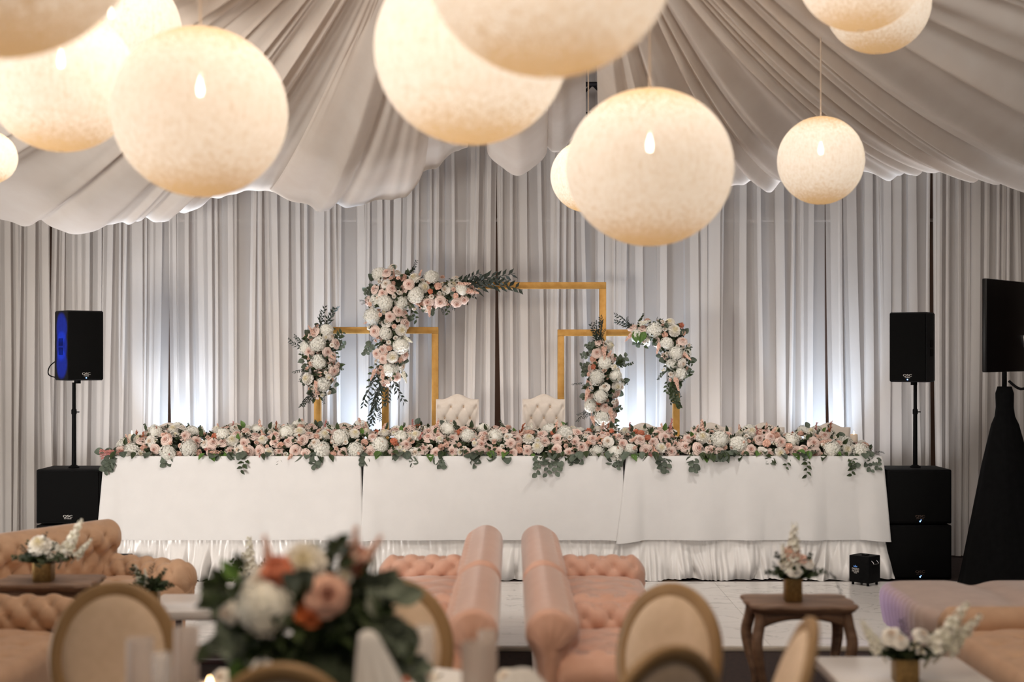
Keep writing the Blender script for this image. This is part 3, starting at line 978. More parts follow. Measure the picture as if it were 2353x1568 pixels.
# pillar candles at the two ends of the head table
def pillar_candle(x, y, z, label, glass):
    t = thing('pillar_candle', (x, y, z), label, 'candle', 'pillar candles at the ends of the head table')
    MB().lathe([(0.0, 0.0), (0.034, 0.0), (0.036, 0.004), (0.036, 0.167), (0.030, 0.175), (0.022, 0.163), (0.0, 0.161)], 24).build('wax', M['candle'], t, sharp=60)
    MB().tube([(0, 0, 0.160), (0.001, 0, 0.177)], 0.0015, 5).build('wick', M['black'], t)
    MB().lathe([(0.0, 0.171), (0.006, 0.177), (0.007, 0.186), (0.004, 0.2), (0.0, 0.212)], 10).build('flame', M['flame'], t)
    if glass:
        MB().lathe([(0.0, -0.001), (0.06, -0.001), (0.062, 0.008), (0.0, 0.0)], 20).build('holder', M['black'], t, sharp=50)


pillar_candle(at(303, 0, 13.45).x, 13.45, RZ + TT + 0.014, 'lit ivory pillar candle on a dark dish at the left table end', True)
pillar_candle(at(1962, 0, 13.45).x, 13.45, RZ + TT + 0.014, 'lit ivory pillar candle at the right table end', False)

# ------------------------------------------------------------------ flowers: unit meshes, facing +z


def rose_mesh(name, m, seed, rings=((3, .17, .44), (4, .34, .46), (5, .56, .38), (5, .80, .20), (6, 1.02, -.06))):
    rng = random.Random(seed)
    b = MB()
    for k, (n, r, zt) in enumerate(rings):
        t0 = rng.uniform(0, 6)
        for i in range(n):
            th = t0 + 2 * PI * i / n + rng.uniform(-.12, .12)
            wd = PI / n * 1.28
            rr, zz = r * rng.uniform(.92, 1.06), zt + rng.uniform(-.04, .04)
            curl = 0.10 + 0.05 * k

            def fn(u, v, th=th, wd=wd, rr=rr, zz=zz, curl=curl, k=k):
                uu = 2 * u - 1
                a = th + uu * wd * (0.62 + 0.38 * math.sin(PI * min(1, v + .15) * .8))
                rho = rr * (0.30 + 0.70 * v ** .7) * (1 - 0.10 * uu * uu * v) + 0.02 * k + curl * v ** 5 * .5
                z = -0.5 + (zz + 0.5) * math.sin(PI / 2 * v ** .8) - curl * v ** 6 * .8 - 0.14 * uu * uu * v * v
                return (rho * math.cos(a), rho * math.sin(a), z)
            b.grid(fn, 4, 4)
    return b.mesh(name, m)


def fib(n, zmin=-0.35):
    out = []
    for i in range(n):
        z = 1 - (1 - zmin) * (i + .5) / n
        a = i * 2.39996
        r = math.sqrt(max(0, 1 - z * z))
        out.append(Vector((r * math.cos(a), r * math.sin(a), z)))
    return out


def frame_of(n, spin=0.0):
    q = Vector(n).to_track_quat('Z', 'Y').to_matrix().to_4x4()
    return q @ Matrix.Rotation(spin, 4, 'Z')


def hydrangea_mesh(name, m, seed):
    rng = random.Random(seed)
    b = MB()
    b.grid(lambda u, v: (0.84 * math.sin(PI * (.02 + .7 * v)) * math.cos(2 * PI * u), 0.84 * math.sin(PI * (.02 + .7 * v)) * math.sin(2 * PI * u), 0.74 * math.cos(PI * (.02 + .7 * v)) - .1), 10, 6, close_u=True)
    lump = [(Vector((rng.uniform(-1, 1), rng.uniform(-1, 1), rng.uniform(-.2, 1))).normalized(), rng.uniform(-.22, .2)) for _ in range(6)]
    for p in fib(104, -0.42):
        q = Vector((p.x, p.y, p.z * .86 - .08)) * (rng.uniform(.92, 1.02) + sum(a * max(0, p.dot(d)) ** 4 for d, a in lump))
        Mx = Matrix.Translation(q) @ frame_of((p + Vector((rng.uniform(-.2, .2), rng.uniform(-.2, .2), rng.uniform(-.2, .2)))).normalized(), rng.uniform(0, 6)) @ Matrix.Scale(rng.uniform(.17, .24), 4)
        for k in range(4):
            c, s = math.cos(PI / 2 * k), math.sin(PI / 2 * k)
            pts = [(0, 0, -.1), (.55, -.42, .12), (1.0, 0, .16), (.55, .42, .12)]
            b.add([(c * x - s * y, s * x + c * y, z) for x, y, z in pts], [(0, 1, 2, 3)], Mx)
    return b.mesh(name, m)


def mum_mesh(name, m, seed, n=110, wide=.13, rag=.08):
    rng = random.Random(seed)
    b = MB()
    for p in fib(n, -0.45):
        e = p.normalized()
        up = Vector((0, 0, 1))
        t = (up - e * up.dot(e))
        t = t.normalized() if t.length > 1e-3 else Vector((1, 0, 0))
        sd = e.cross(t)
        R0 = rng.uniform(1 - rag, 1 + rag * .4)
        L_ = 0.50
        base = e * (R0 * .62)
        tip = e * R0 + t * (0.22 - .1 * e.z) * (1 if rng.random() < .8 else -.6)
        tip.z *= .9
        mid = base.lerp(tip, .6) + e * .09
        wv = sd * wide * rng.uniform(.8, 1.25)
        b.add([base - wv * .6, base + wv * .6, mid + wv, mid - wv, tip], [(0, 1, 2, 3), (3, 2, 4)])
    b.lathe([(0.0, -.4), (.4, -.36), (.66, -.05), (.55, .35), (.3, .55), (0.0, .6)], 10)
    return b.mesh(name, m)


def floret(b, q, n, r, rng):
    Mx = Matrix.Translation(q) @ frame_of(n, rng.uniform(0, 6)) @ Matrix.Scale(r, 4)
    for k in range(5):
        c, s = math.cos(1.2566 * k), math.sin(1.2566 * k)
        pts = [(0, 0, -.1), (.5, -.4, .15), (.95, 0, .3 + rng.uniform(-.15, .15)), (.5, .4, .15)]
        b.add([(c * x - s * y, s * x + c * y, z) for x, y, z in pts], [(0, 1, 2, 3)], Mx)


def stock_mesh(name, m, seed, n=40):
    """a spike of florets, 1 long along z from the origin"""
    rng = random.Random(seed)
    b = MB()
    b.tube([(0, 0, -.3), (0.02, 0, .4), (0, .02, .95)], [.03, .025, .012], 5)
    for i in range(n):
        z = .08 + .9 * (i / n) + rng.uniform(-.02, .02)
        a = i * 2.39996
        rr = (.155 * (1 - .72 * (i / n))) * rng.uniform(.8, 1.15)
        nrm = Vector((math.cos(a), math.sin(a), .45)).normalized()
        floret(b, Vector((rr * math.cos(a) * .8, rr * math.sin(a) * .8, z)), nrm, (.13 - .085 * i / n) * rng.uniform(.8, 1.2), rng)
    return b.mesh(name, m)


def plume_mesh(name, m, seed, n=26):
    rng = random.Random(seed)
    b = MB()
    b.tube([(0, 0, -.3), (0, 0, .9)], [.02, .006], 4)
    for i in range(n):
        z = .1 + .8 * i / n
        a = rng.uniform(0, 6.28)
        L_ = rng.uniform(.18, .34) * (1.1 - .7 * i / n)
        d = Vector((math.cos(a) * .6, math.sin(a) * .6, 1)).normalized()
        p = Vector((0, 0, z))
        b.tube([p, p + d * L_ * .5 + Vector((0, 0, .02)), p + d * L_], [.012, .026, .004], 4)
    return b.mesh(name, m)


def berry_mesh(name, m, seed):
    rng = random.Random(seed)
    b = MB()
    for i in range(6):
        q = Vector((rng.uniform(-.55, .55), rng.uniform(-.55, .55), rng.uniform(-.1, .5)))
        b.tube([(0, 0, -.6), q * .6, q], .04, 4)
        b.lathe([(0, -.2), (.18, -.1), (.22, .02), (.15, .17), (0, .22)], 7, M=Matrix.Translation(q))
    return b.mesh(name, m)


def leaf_mesh(name, m, L_, W, cup, seed, point=True, nu=4):
    """one leaf from the origin along +y, face up"""
    rng = random.Random(seed)

    def fn(u, v):
        uu = 2 * u - 1
        w_ = (math.sin(PI * (v * .92 + .04)) ** .75 if not point else math.sin(PI * v ** .85) ** .9 * (1 - .25 * v) + .01)
        return (uu * W * w_, v * L_, cup * (abs(uu) ** 1.3 - .4) * w_ * W + math.sin(v * 2.2) * L_ * .12 - v * v * L_ * .14)
    return MB().grid(fn, nu, 6).mesh(name, m)


def sprig_mesh(name, m, seed, n=9, droop=.25, lw=.028, ll=.23, bend=.0):
    """a ruscus-like sprig, 1 long along +y with slim pointed leaves"""
    rng = random.Random(seed)
    b = MB()
    pts = [Vector((bend * math.sin(t * 1.6) * t + .03 * math.sin(t * 6 + seed), t, .10 * math.sin(t * 2.5) - droop * t * t)) for t in [i / 12 for i in range(13)]]
    b.tube(pts, [.010 - .006 * i / 12 for i in range(13)], 4)
    for i in range(n * 2):
        t = .06 + .92 * i / (n * 2)
        k = t * 12
        p = pts[int(k)].lerp(pts[min(int(k) + 1, 12)], k - int(k))
        sgn = 1 if i % 2 else -1
        a = sgn * rng.uniform(.45, 1.0)
        d = Vector((math.sin(a), math.cos(a), rng.uniform(-.35, .35))).normalized()
        sd = Vector((math.cos(a), -math.sin(a), rng.uniform(-.5, .5))).normalized()
        L_ = ll * rng.uniform(.7, 1.1) * (1 - .35 * t)
        W_ = lw * rng.uniform(.8, 1.2)
        b.add([p, p + d * L_ * .45 + sd * W_, p + d * L_, p + d * L_ * .45 - sd * W_], [(0, 1, 2, 3)])
    return b.mesh(name, m)


ROSE = [rose_mesh('rose', M['blush'], s) for s in (1, 2, 3)]
WROSE = [rose_mesh('white_rose', M['white_rose'], s) for s in (4, 5)]
SPRAY = [rose_mesh('spray_rose', M['peach'], 7, ((3, .22, .5), (4, .5, .42), (5, .85, .12)))]
SPRAYW = [rose_mesh('spray_rose', M['white_rose'], 8, ((3, .22, .5), (4, .5, .42), (5, .85, .12)))]
HYDR = [hydrangea_mesh('hydrangea', M['hydra'], s) for s in (1, 2, 3)]
MUMS = [mum_mesh('chrysanthemum', M['mum'], s) for s in (1, 2)]
CARN = [mum_mesh('carnation', M['coral'], 4, 70, .2, .25), mum_mesh('carnation', M['peach'], 5, 70, .2, .25), mum_mesh('carnation', M['peach'], 6, 70, .2, .25), mum_mesh('carnation', M['mum'], 7, 70, .2, .25)]
STOCK = [stock_mesh('stock_flower', M['peach'], s) for s in (1, 2)]
STOCKW = [stock_mesh('stock_flower', M['white_florets'], 3)]
PLUME = [plume_mesh('astilbe_plume', M['plume'], 1), plume_mesh('astilbe_plume', M['rust'], 2)]
BERRY = [berry_mesh('flower_buds', M['mum'], 1)]
ELEAF = [leaf_mesh('leaf', M['euca'], 1.0, .44, .25, 1, False), leaf_mesh('leaf', M['euca'], 1.0, .40, .5, 2, False)]
LLEAF = [leaf_mesh('leaf', M['leaf'], 1.0, .30, .5, 3), leaf_mesh('leaf', M['leaf'], 1.0, .26, .3, 4)]
BLEAF = [leaf_mesh('leaf', M['bright_leaf'], 1.0, .32, .5, 5)]
SPRIG = [sprig_mesh('ruscus_sprig', M['ruscus'], s, bend=bd) for s, bd in ((1, .1), (2, -.15), (3, .25))]
GSPRIG = [sprig_mesh('green_sprig', M['leaf'], s, lw=.06, ll=.22, n=9) for s in (4, 5)]

KIND = {  # name: (meshes, radius range)
    'rose': (ROSE, .042, .052), 'white_rose': (WROSE, .040, .050), 'spray_rose': (SPRAY, .022, .030), 'spray_rose_w': (SPRAYW, .022, .030),
    'hydrangea': (HYDR, .062, .086), 'chrysanthemum': (MUMS, .050, .066), 'carnation': (CARN, .028, .040), 'flower_buds': (BERRY, .03, .045)}


KIND['deep_rose'] = ([rose_mesh('rose', M['deep_blush'], 12)], .05, .06)
KIND['orange_carnation'] = ([mum_mesh('carnation', M['orange'], 14, 80, .2, .25)], .03, .045)
KIND['coral_carnation'] = ([CARN[0]], .03, .045)


class Bouquet:
    def __init__(s, root, seed):
        s.root, s.rng, s.spots = root, random.Random(seed), []
        s.o = Vector(root.location)
        s.nleaf = 0

    def put(s, mesh, pos, nrm, sc_, name=None, parent=None, spin=None, base=None):
        n = Vector(nrm).normalized()
        Mx = frame_of(n, s.rng.uniform(0, 6.28) if spin is None else spin)
        o = link(name or mesh.name.split('.')[0], mesh, parent or s.root)
        o.matrix_basis = Matrix.Translation(Vector(pos) - (base if base is not None else s.o)) @ Mx @ Matrix.Scale(sc_, 4)
        return o

    def bloom(s, kind, pos, nrm, r=None):
        me, a, b = KIND[kind]
        r = r or s.rng.uniform(a, b)
        s.put(s.rng.choice(me), pos, nrm, r)
        s.spots.append((Vector(pos), r))

    def free(s, p, r, k):
        return all((p - q).length > (r + t) * k for q, t in s.spots)

    def fill(s, sampler, plan, k=.80):
        """plan: (kind, tries); dart-throwing, big blooms first"""
        for kind, tries in plan:
            me, a, b = KIND[kind]
            for _ in range(tries):
                p, n = sampler(s.rng)
                r = s.rng.uniform(a, b)
                if s.free(p, r, k):
                    j = Vector((s.rng.uniform(-.3, .3), s.rng.uniform(-.3, .3), s.rng.uniform(-.3, .3)))
                    s.bloom(kind, p + n * (r * .12 + s.rng.uniform(-.012, .012)), n + j, r)

    def spike(s, meshes, pos, direc, length):
        s.put(s.rng.choice(meshes), pos, direc, length)

    def leaf(s, meshes, pos, direc, face, size, parent=None, base=None):
        """leaf growing along direc with its face turned towards face"""
        y = Vector(direc).normalized()
        z = Vector(face) - y * Vector(face).dot(y)
        z = z.normalized() if z.length > 1e-4 else y.orthogonal().normalized()
        x = y.cross(z)
        R_ = Matrix((x, y, z)).transposed().to_4x4()
        o = link('leaf' if 'leaf' in meshes[0].name else meshes[0].name.split('.')[0], s.rng.choice(meshes), parent or s.root)
        o.matrix_basis = Matrix.Translation(Vector(pos) - (base if base is not None else s.o)) @ R_ @ Matrix.Scale(size, 4)
        return o

    def branch(s, pos, direc, L_, n, size, meshes=None, sag=.5):
        """a eucalyptus branch: a stem part with its leaves as sub-parts"""
        rng = s.rng
        d = Vector(direc).normalized()
        pts = [Vector(pos) + d * (L_ * i / 8) + Vector((0, 0, -sag * L_ * (i / 8) ** 2)) for i in range(9)]
        b = MB()
        b.tube([p - pts[0] for p in pts], [.0028 - .0002 * i for i in range(9)], 5)
        st_ = b.build('branch', M['stem'], s.root, loc=pts[0] - s.o)
        for i in range(n):
            t = .2 + .8 * (i + .5) / n
            k = t * 8
            p = pts[int(k)].lerp(pts[min(int(k) + 1, 8)], k - int(k))
            tg = (pts[min(int(k) + 1, 8)] - pts[int(k)]).normalized() if k < 8 else d
            sd = tg.cross(Vector((0, 1, 0)))
            sd = sd.normalized() if sd.length > .1 else Vector((1, 0, 0))
            side = sd * (1 if i % 2 else -1)
            s.leaf(meshes or ELEAF, p, side * rng.uniform(.6, 1.1) + tg * rng.uniform(.3, .9) + Vector((0, rng.uniform(-.5, .1), 0)), Vector((rng.uniform(-.6, .6), -1, rng.uniform(-.2, .7))), size * rng.uniform(.75, 1.15) * (1.1 - .3 * t), st_, pts[0])

    def mass(s, sampler, n, size, m, name='foliage', depth=.5):
        """the crowd of small inner leaves nobody could count: one stuff part"""
        b = MB()
        rng = s.rng
        for _ in range(n):
            p, nr = sampler(rng)
            p = p - s.o - nr * rng.uniform(.0, depth)
            d = (nr * .6 + Vector((rng.uniform(-1, 1), rng.uniform(-1, 1), rng.uniform(-1, .6)))).normalized()
            sd = d.cross(nr + Vector((.01, .2, .1))).normalized()
            L_ = size * rng.uniform(.6, 1.2)
            W_ = L_ * .28
            up = sd.cross(d) * L_ * .08
            b.add([p, p + d * L_ * .5 + sd * W_ + up, p + d * L_, p + d * L_ * .5 - sd * W_ + up], [(0, 1, 2, 3)])
        o = b.build(name, m, s.root, smooth=False)
        o['kind'] = 'stuff'
        return o


# ------------------------------------------------------------------ the long table garland
TZ = RZ + TT + 0.014
gx0, gx1 = at(262, 0, 13.2).x, at(2000, 0, 13.2).x
root = thing('flower_garland', ((gx0 + gx1) / 2, 13.25, TZ), 'long garland of blush roses, white hydrangeas and eucalyptus along the white head table', 'garland')
G = Bouquet(root, 77)
# ridge height above the table (m) against the print's x
RIDGE = [(240, .03), (290, .05), (314, .07), (340, .19), (370, .25), (430, .25), (470, .17), (520, .24), (610, .21), (700, .27), (760, .20), (810, .26), (860, .20), (930, .22), (960, .25), (1030, .24),
         (1110, .22), (1160, .24), (1195, .16), (1235, .22), (1290, .22), (1340, .19), (1400, .23), (1430, .19), (1500, .22), (1535, .23), (1562, .13), (1600, .22), (1640, .22), (1680, .16), (1720, .22),
         (1770, .24), (1815, .16), (1850, .22), (1900, .21), (1930, .10), (1960, .06), (2020, .03)]
RIDGE = [(at(px, 0, 13.3).x, h) for px, h in RIDGE]


def garland_sampler(rng, phi0=-.12, phi1=2.2):
    x = rng.uniform(gx0, gx1)
    h = lerp_table(RIDGE, x) * .86
    dp = .12 + .55 * h
    ph = rng.uniform(phi0, phi1)
    y = 13.29 - dp * math.cos(ph) * 1.05
    z = TZ + .03 + h * math.sin(ph) * (1 if ph > 0 else .32)
    n = Vector((rng.uniform(-.2, .2), -math.cos(ph), math.sin(ph) * .8 + .1)).normalized()
    return Vector((x, y, z)), n


# soft green core
core = MB()
nx_ = 160


def corefn(u, v):
    x = gx0 + .08 + (gx1 - gx0 - .16) * v
    h = max(.02, lerp_table(RIDGE, x) * .62)
    a = 2 * PI * u
    q = 1 + .18 * noise.noise(Vector((x * 9, math.cos(a) * 2, math.sin(a) * 2)))
    return (x - root.location.x, 13.30 - (.07 + .38 * h) * math.cos(a) * q - 13.25, max(.002, h * .5 + h * .5 * math.sin(a) * q))


core.grid(corefn, 14, nx_, close_u=True).build('foam_base', M['moss'], root)
G.fill(garland_sampler, [('hydrangea', 66)], .92)
G.fill(garland_sampler, [('chrysanthemum', 70)], .90)
G.fill(lambda r: garland_sampler(r, -.2, 1.5), [('rose', 520)], .84)
G.fill(garland_sampler, [('white_rose', 300)], .80)
G.fill(lambda r: garland_sampler(r, -.4, 1.7), [('carnation', 300), ('spray_rose_w', 420), ('spray_rose', 460), ('flower_buds', 300)], .70)
rg = random.Random(21)
for px in (322, 470, 505, 525, 600, 640, 705, 733, 840, 845, 878, 945, 1000, 1030, 1185, 1215, 1265, 1290, 1380, 1395, 1440, 1520, 1535, 1590, 1617, 1700, 1760, 1865, 1905, 300, 1930):
    x = at(px, 0, 13.3).x + rg.uniform(-.03, .03)
    h = lerp_table(RIDGE, x)
    k = rg.random()
    msh = STOCK if k < .5 else (STOCKW if k < .62 else PLUME)
    G.spike(msh, (x, 13.27 + rg.uniform(-.05, .08), TZ + h * .72), (rg.uniform(-.45, .45), rg.uniform(-.3, .1), 1), rg.uniform(.13, .19))
for i in range(46):                                           # spikes lying among the blooms and tipping over the front
    p, n = garland_sampler(rg, -.2, 1.2)
    G.spike(STOCK if rg.random() < .62 else PLUME, p - n * .03, n + Vector((rg.uniform(-.7, .7), 0, rg.uniform(-.8, .3))), rg.uniform(.10, .15))
for i in range(64):
    p, n = garland_sampler(rg, .5, 2.2)
    G.leaf(LLEAF if rg.random() < .7 else (BLEAF if rg.random() < .5 else ELEAF), p + n * .02, n + Vector((rg.uniform(-.8, .8), rg.uniform(-.3, .3), rg.uniform(-.2, .8))), (rg.uniform(-.5, .5), -1, .5), rg.uniform(.05, .085))
for i in range(255):                                          # collar of leaves along the front edge of the table
    x = rg.uniform(gx0 + .05, gx1 - .02)
    kind = rg.random()
    gp = .5 + .5 * noise.noise(Vector((x * 1.3, 3, 0)))
    if noise.noise(Vector((x * 2.4, 8, 0))) < rg.uniform(-.35, .12):
        continue
    G.leaf(LLEAF if kind < .42 + .2 * gp else (BLEAF if kind < .55 + .25 * gp else ELEAF), (x, 13.03 + rg.uniform(-.02, .05), TZ + rg.uniform(.01, .05)), (rg.uniform(-.8, .8), -1, rg.uniform(-1.4, -.1)), (rg.uniform(-.3, .3), -.6, 1), rg.uniform(.065, .125))
for px, L_ in ((262, .16), (280, .16), (380, .09), (430, .13), (545, .09), (570, .13), (640, .08), (735, .10), (840, .12), (935, .10), (965, .09), (1003, .17), (1062, .12), (1085, .14), (1150, .12), (1180, .10), (1235, .15),
               (1262, .20), (1290, .14), (1345, .08), (1425, .12), (1520, .12), (1540, .19), (1592, .15), (1640, .10), (1700, .07), (1775, .09), (1815, .12), (1850, .15), (1872, .13), (1945, .16), (1965, .20), (1985, .17), (2005, .12), (252, .12), (1410, .08), (1310, .07)):
    x = at(px, 0, 13.0).x
    edge = -1 if px < 300 else (1 if px > 1940 else 0)
    if rg.random() < .2 and not edge:
        continue
    L_ *= rg.uniform(.55, 1.0)
    G.branch((x + rg.uniform(-.04, .04), 13.03, TZ + .01), (rg.uniform(-.7, .7) + .3 * edge, -.35 - .1 * rg.random(), -.5), L_, 4 + int(L_ * 22), rg.uniform(.055, .08), ELEAF if rg.random() < .78 else LLEAF, sag=.55)
for px, dx in ((240, -1), (262, -.8), (2010, .9)):
    G.leaf(SPRIG if dx > 0 else ELEAF, (at(px, 0, 13.1).x, 13.1, TZ + .03), (dx, -.2, .05), (0, -1, .6), .09)
for i in range(5):
    G.spike([PLUME[0]], (at(272, 0, 13.1).x, 13.08, TZ + .03), (-.8 - .1 * i, -.35, -.35 + .13 * i), .17)
for px in (345, 440, 765, 920, 1100, 1160, 1650, 1590, 1900, 1415):   # wispy tips standing above the blooms
    x = at(px, 0, 13.3).x
    G.leaf(GSPRIG, (x, 13.28, TZ + lerp_table(RIDGE, x) * .75), (rg.uniform(-.4, .4), -.1, 1), (0, -1, .1), rg.uniform(.11, .16))
G.mass(garland_sampler, 3400, .055, M['leaf'], depth=.03)


# ------------------------------------------------------------------ floral swags on the frames
def frame_swag(label, spine, seed, plan, leaves, sprigs, branches, Z=14.0, name='floral_swag', dens=1.0):
    """spine: (px, py, radius px) along the middle of the spray"""
    pts = [at(px, py, Z) for px, py, r in spine]
    rr = [r * Z / FPX for px, py, r in spine]
    c = sum(pts, Vector()) / len(pts)
    root = thing(name, c, label, 'flowers', 'floral sprays on the gold frames')
    B = Bouquet(root, seed)
    sp = spline([(p.x, p.y, p.z) for p in pts], 60)
    rs = [lerp_table([(i / (len(rr) - 1), r) for i, r in enumerate(rr)], k / 60) for k in range(61)]

    def samp(rng, spread=1.0):
        k = rng.randint(0, 60)
        a, f = rng.uniform(0, 2 * PI), math.sqrt(rng.random()) * spread
        R = rs[k]
        dx, dz = R * f * math.cos(a), R * f * math.sin(a)
        dy = -math.sqrt(max(0.0, 1 - min(f, 1) ** 2)) * R * .8
        return sp[k] + Vector((dx, dy - .03, dz)), Vector((dx / R * .9, dy / R - .35, dz / R * .9 + .1)).normalized()
    core = MB()
    core.tube([(p - c) for p in sp[::4]], [max(.02, r * .62) for r in rs[::4]], 12, flat=1.0)
    core.build('foam_base', M['moss'], root)
    B.fill(samp, plan, .80)
    rng = B.rng
    for _ in range(leaves):
        p, n = samp(rng, 1.05)
        out = (p - sp[min(range(61), key=lambda k: (sp[k] - p).length)])
        kind = rng.random()
        B.leaf(LLEAF if kind < .5 else ELEAF, p + Vector((0, .03, 0)), out.normalized() + Vector((rng.uniform(-.6, .6), rng.uniform(-.3, .2), rng.uniform(-.6, .4))), (rng.uniform(-.5, .5), -1, .4), rng.uniform(.055, .09))
    for msh, px, py, ex, ey, n_, L_ in sprigs:                # fans of sprigs from one root towards a tip
        p0, p1 = at(px, py, Z - .04), at(ex, ey, Z - .08)
        for i in range(n_):
            d = p1 - p0 + Vector((rng.uniform(-.05, .05), rng.uniform(-.05, .02), rng.uniform(-.05, .05)))
            B.leaf(msh, p0 + Vector((rng.uniform(-.03, .03), 0, rng.uniform(-.03, .03))), d, (rng.uniform(-.5, .5), -1, rng.uniform(-.3, .3)), d.length * L_ * rng.uniform(.8, 1.1))
    for px, py, ex, ey, n_, sz in branches:
        p0, p1 = at(px, py, Z - .02), at(ex, ey, Z - .06)
        B.branch(p0, p1 - p0, (p1 - p0).length, n_, sz, None if rng.random() < .7 else LLEAF, sag=.1)
    B.mass(samp, int(500 * dens), .05, M['leaf'], depth=.06)
    return B, samp


PLAN = [('hydrangea', 9), ('chrysanthemum', 6), ('rose', 48), ('white_rose', 30), ('carnation', 40), ('spray_rose_w', 80), ('spray_rose', 80), ('flower_buds', 40)]
# big corner
B, sm = frame_swag('large floral corner of roses and hydrangeas on the tall gold frame', [(1075, 668, 18), (1035, 672, 34), (985, 672, 44), (935, 668, 50), (900, 672, 56), (893, 705, 50), (895, 745, 46), (900, 785, 42), (898, 825, 36), (892, 862, 24)], 3,
                   [('hydrangea', 15), ('chrysanthemum', 10), ('rose', 100), ('white_rose', 60), ('carnation', 70), ('spray_rose_w', 160), ('spray_rose', 140), ('flower_buds', 60)], 60,
                   [(SPRIG, 1060, 655, 1178, 640, 3, 1.0), (SPRIG, 1020, 665, 1125, 650, 3, 1.0), (SPRIG, 1030, 675, 1100, 668, 2, .9), (SPRIG, 1010, 690, 1035, 718, 2, 1.0), (SPRIG, 935, 640, 962, 612, 2, 1.0), (SPRIG, 868, 850, 856, 935, 2, 1.0), (SPRIG, 868, 900, 862, 985, 2, 1.0), (SPRIG, 870, 930, 868, 975, 2, 1),
                    (SPRIG, 880, 850, 872, 930, 2, 1.0), (SPRIG, 892, 840, 893, 915, 2, 1.0), (SPRIG, 896, 850, 912, 932, 2, 1), (SPRIG, 850, 690, 830, 702, 2, 1.0), (GSPRIG, 930, 640, 950, 625, 2, 1)],
                   [(865, 660, 838, 668, 6, .06), (870, 650, 842, 690, 6, .06), (858, 780, 840, 812, 7, .06), (862, 830, 848, 885, 7, .055), (925, 640, 940, 625, 4, .06), (1020, 690, 1030, 720, 5, .05), (945, 700, 958, 735, 5, .055)], dens=1.6)
for px, py, dx, dz, L_ in ((1050, 655, 1, .1, .15), (1070, 668, 1, -.2, .15), (985, 700, .1, -1, .14), (945, 690, .6, -.4, .12), (960, 640, .5, 1, .1), (858, 730, -.7, -.5, .12), (862, 850, -.4, -1, .12), (880, 850, 0, -1, .14), (905, 640, 0, 1, .1), (928, 775, .5, -.3, .13), (925, 855, .4, -1, .13)):
    B.spike(STOCK if L_ != .13 else STOCKW, at(px, py, 13.88), (dx, -.4, dz), L_)
# left frame spray
B, sm = frame_swag('floral spray hanging on the left post of the smaller left frame', [(738, 768, 26), (742, 800, 40), (738, 835, 42), (740, 868, 36), (735, 898, 20)], 5, PLAN, 40,
                   [(SPRIG, 735, 775, 755, 718, 3, 1), (SPRIG, 712, 800, 672, 782, 3, 1), (SPRIG, 710, 850, 683, 875, 2, 1), (SPRIG, 728, 885, 706, 938, 2, 1), (SPRIG, 738, 890, 730, 925, 2, 1), (GSPRIG, 765, 855, 780, 860, 2, 1), (SPRIG, 740, 745, 748, 725, 2, 1)],
                   [(768, 790, 788, 760, 7, .065), (765, 800, 790, 790, 6, .06), (765, 830, 782, 850, 5, .05), (708, 800, 692, 815, 5, .055), (710, 860, 695, 880, 4, .05), (725, 890, 712, 905, 5, .05)])
for px, py, dx, dz, L_ in ((722, 770, -.5, .9, .12), (755, 815, .5, -.3, .12), (728, 875, 0, -1, .15)):
    B.spike(STOCK, at(px, py, 13.88), (dx, -.5, dz), L_)
# right post of the tall frame
B, sm = frame_swag('upright floral spray hanging on the right post of the tall gold frame', [(1382, 790, 12), (1386, 830, 28), (1388, 868, 42), (1386, 905, 40), (1384, 940, 30), (1390, 965, 22)], 7, PLAN, 60,
                   [(SPRIG, 1378, 790, 1358, 735, 3, 1), (SPRIG, 1380, 795, 1372, 738, 3, 1), (SPRIG, 1384, 790, 1386, 755, 2, 1), (SPRIG, 1355, 940, 1335, 962, 3, 1), (SPRIG, 1345, 880, 1330, 888, 2, 1), (GSPRIG, 1420, 840, 1445, 832, 2, 1), (GSPRIG, 1415, 860, 1438, 870, 2, 1)],
                   [(1372, 810, 1350, 788, 6, .065), (1360, 820, 1335, 815, 5, .05), (1360, 845, 1335, 838, 5, .06), (1405, 845, 1440, 815, 6, .08), (1400, 960, 1420, 985, 6, .055), (1412, 930, 1425, 940, 4, .05), (1375, 800, 1360, 810, 5, .07), (1362, 850, 1338, 855, 4, .06)])
for px, py, dx, dz, L_ in ((1388, 795, 0, -1, .16), (1352, 895, -.3, -1, .14), (1400, 940, .3, -1, .16), (1392, 830, .5, 1, .13), (1360, 955, .2, -1, .12)):
    B.spike(STOCK, at(px, py, 13.88), (dx, -.5, dz), L_)
# right corner
B, sm = frame_swag('curved floral spray over the outer corner of the smaller right frame', [(1462, 765, 16), (1490, 765, 26), (1520, 768, 34), (1545, 780, 36), (1552, 812, 36), (1552, 845, 30), (1556, 872, 14)], 9, PLAN, 46,
                   [(SPRIG, 1460, 758, 1408, 745, 3, 1), (SPRIG, 1450, 755, 1432, 738, 2, 1), (GSPRIG, 1535, 870, 1548, 928, 4, 1), (GSPRIG, 1530, 850, 1515, 862, 2, 1), (SPRIG, 1545, 870, 1552, 925, 2, 1), (GSPRIG, 1465, 745, 1480, 735, 3, 1)],
                   [(1470, 765, 1462, 790, 6, .07), (1475, 760, 1465, 750, 5, .07), (1485, 775, 1480, 795, 4, .06), (1575, 790, 1588, 800, 5, .05), (1575, 820, 1592, 835, 5, .05), (1535, 870, 1530, 900, 6, .05), (1510, 750, 1520, 738, 5, .05), (1572, 845, 1588, 855, 4, .045)])
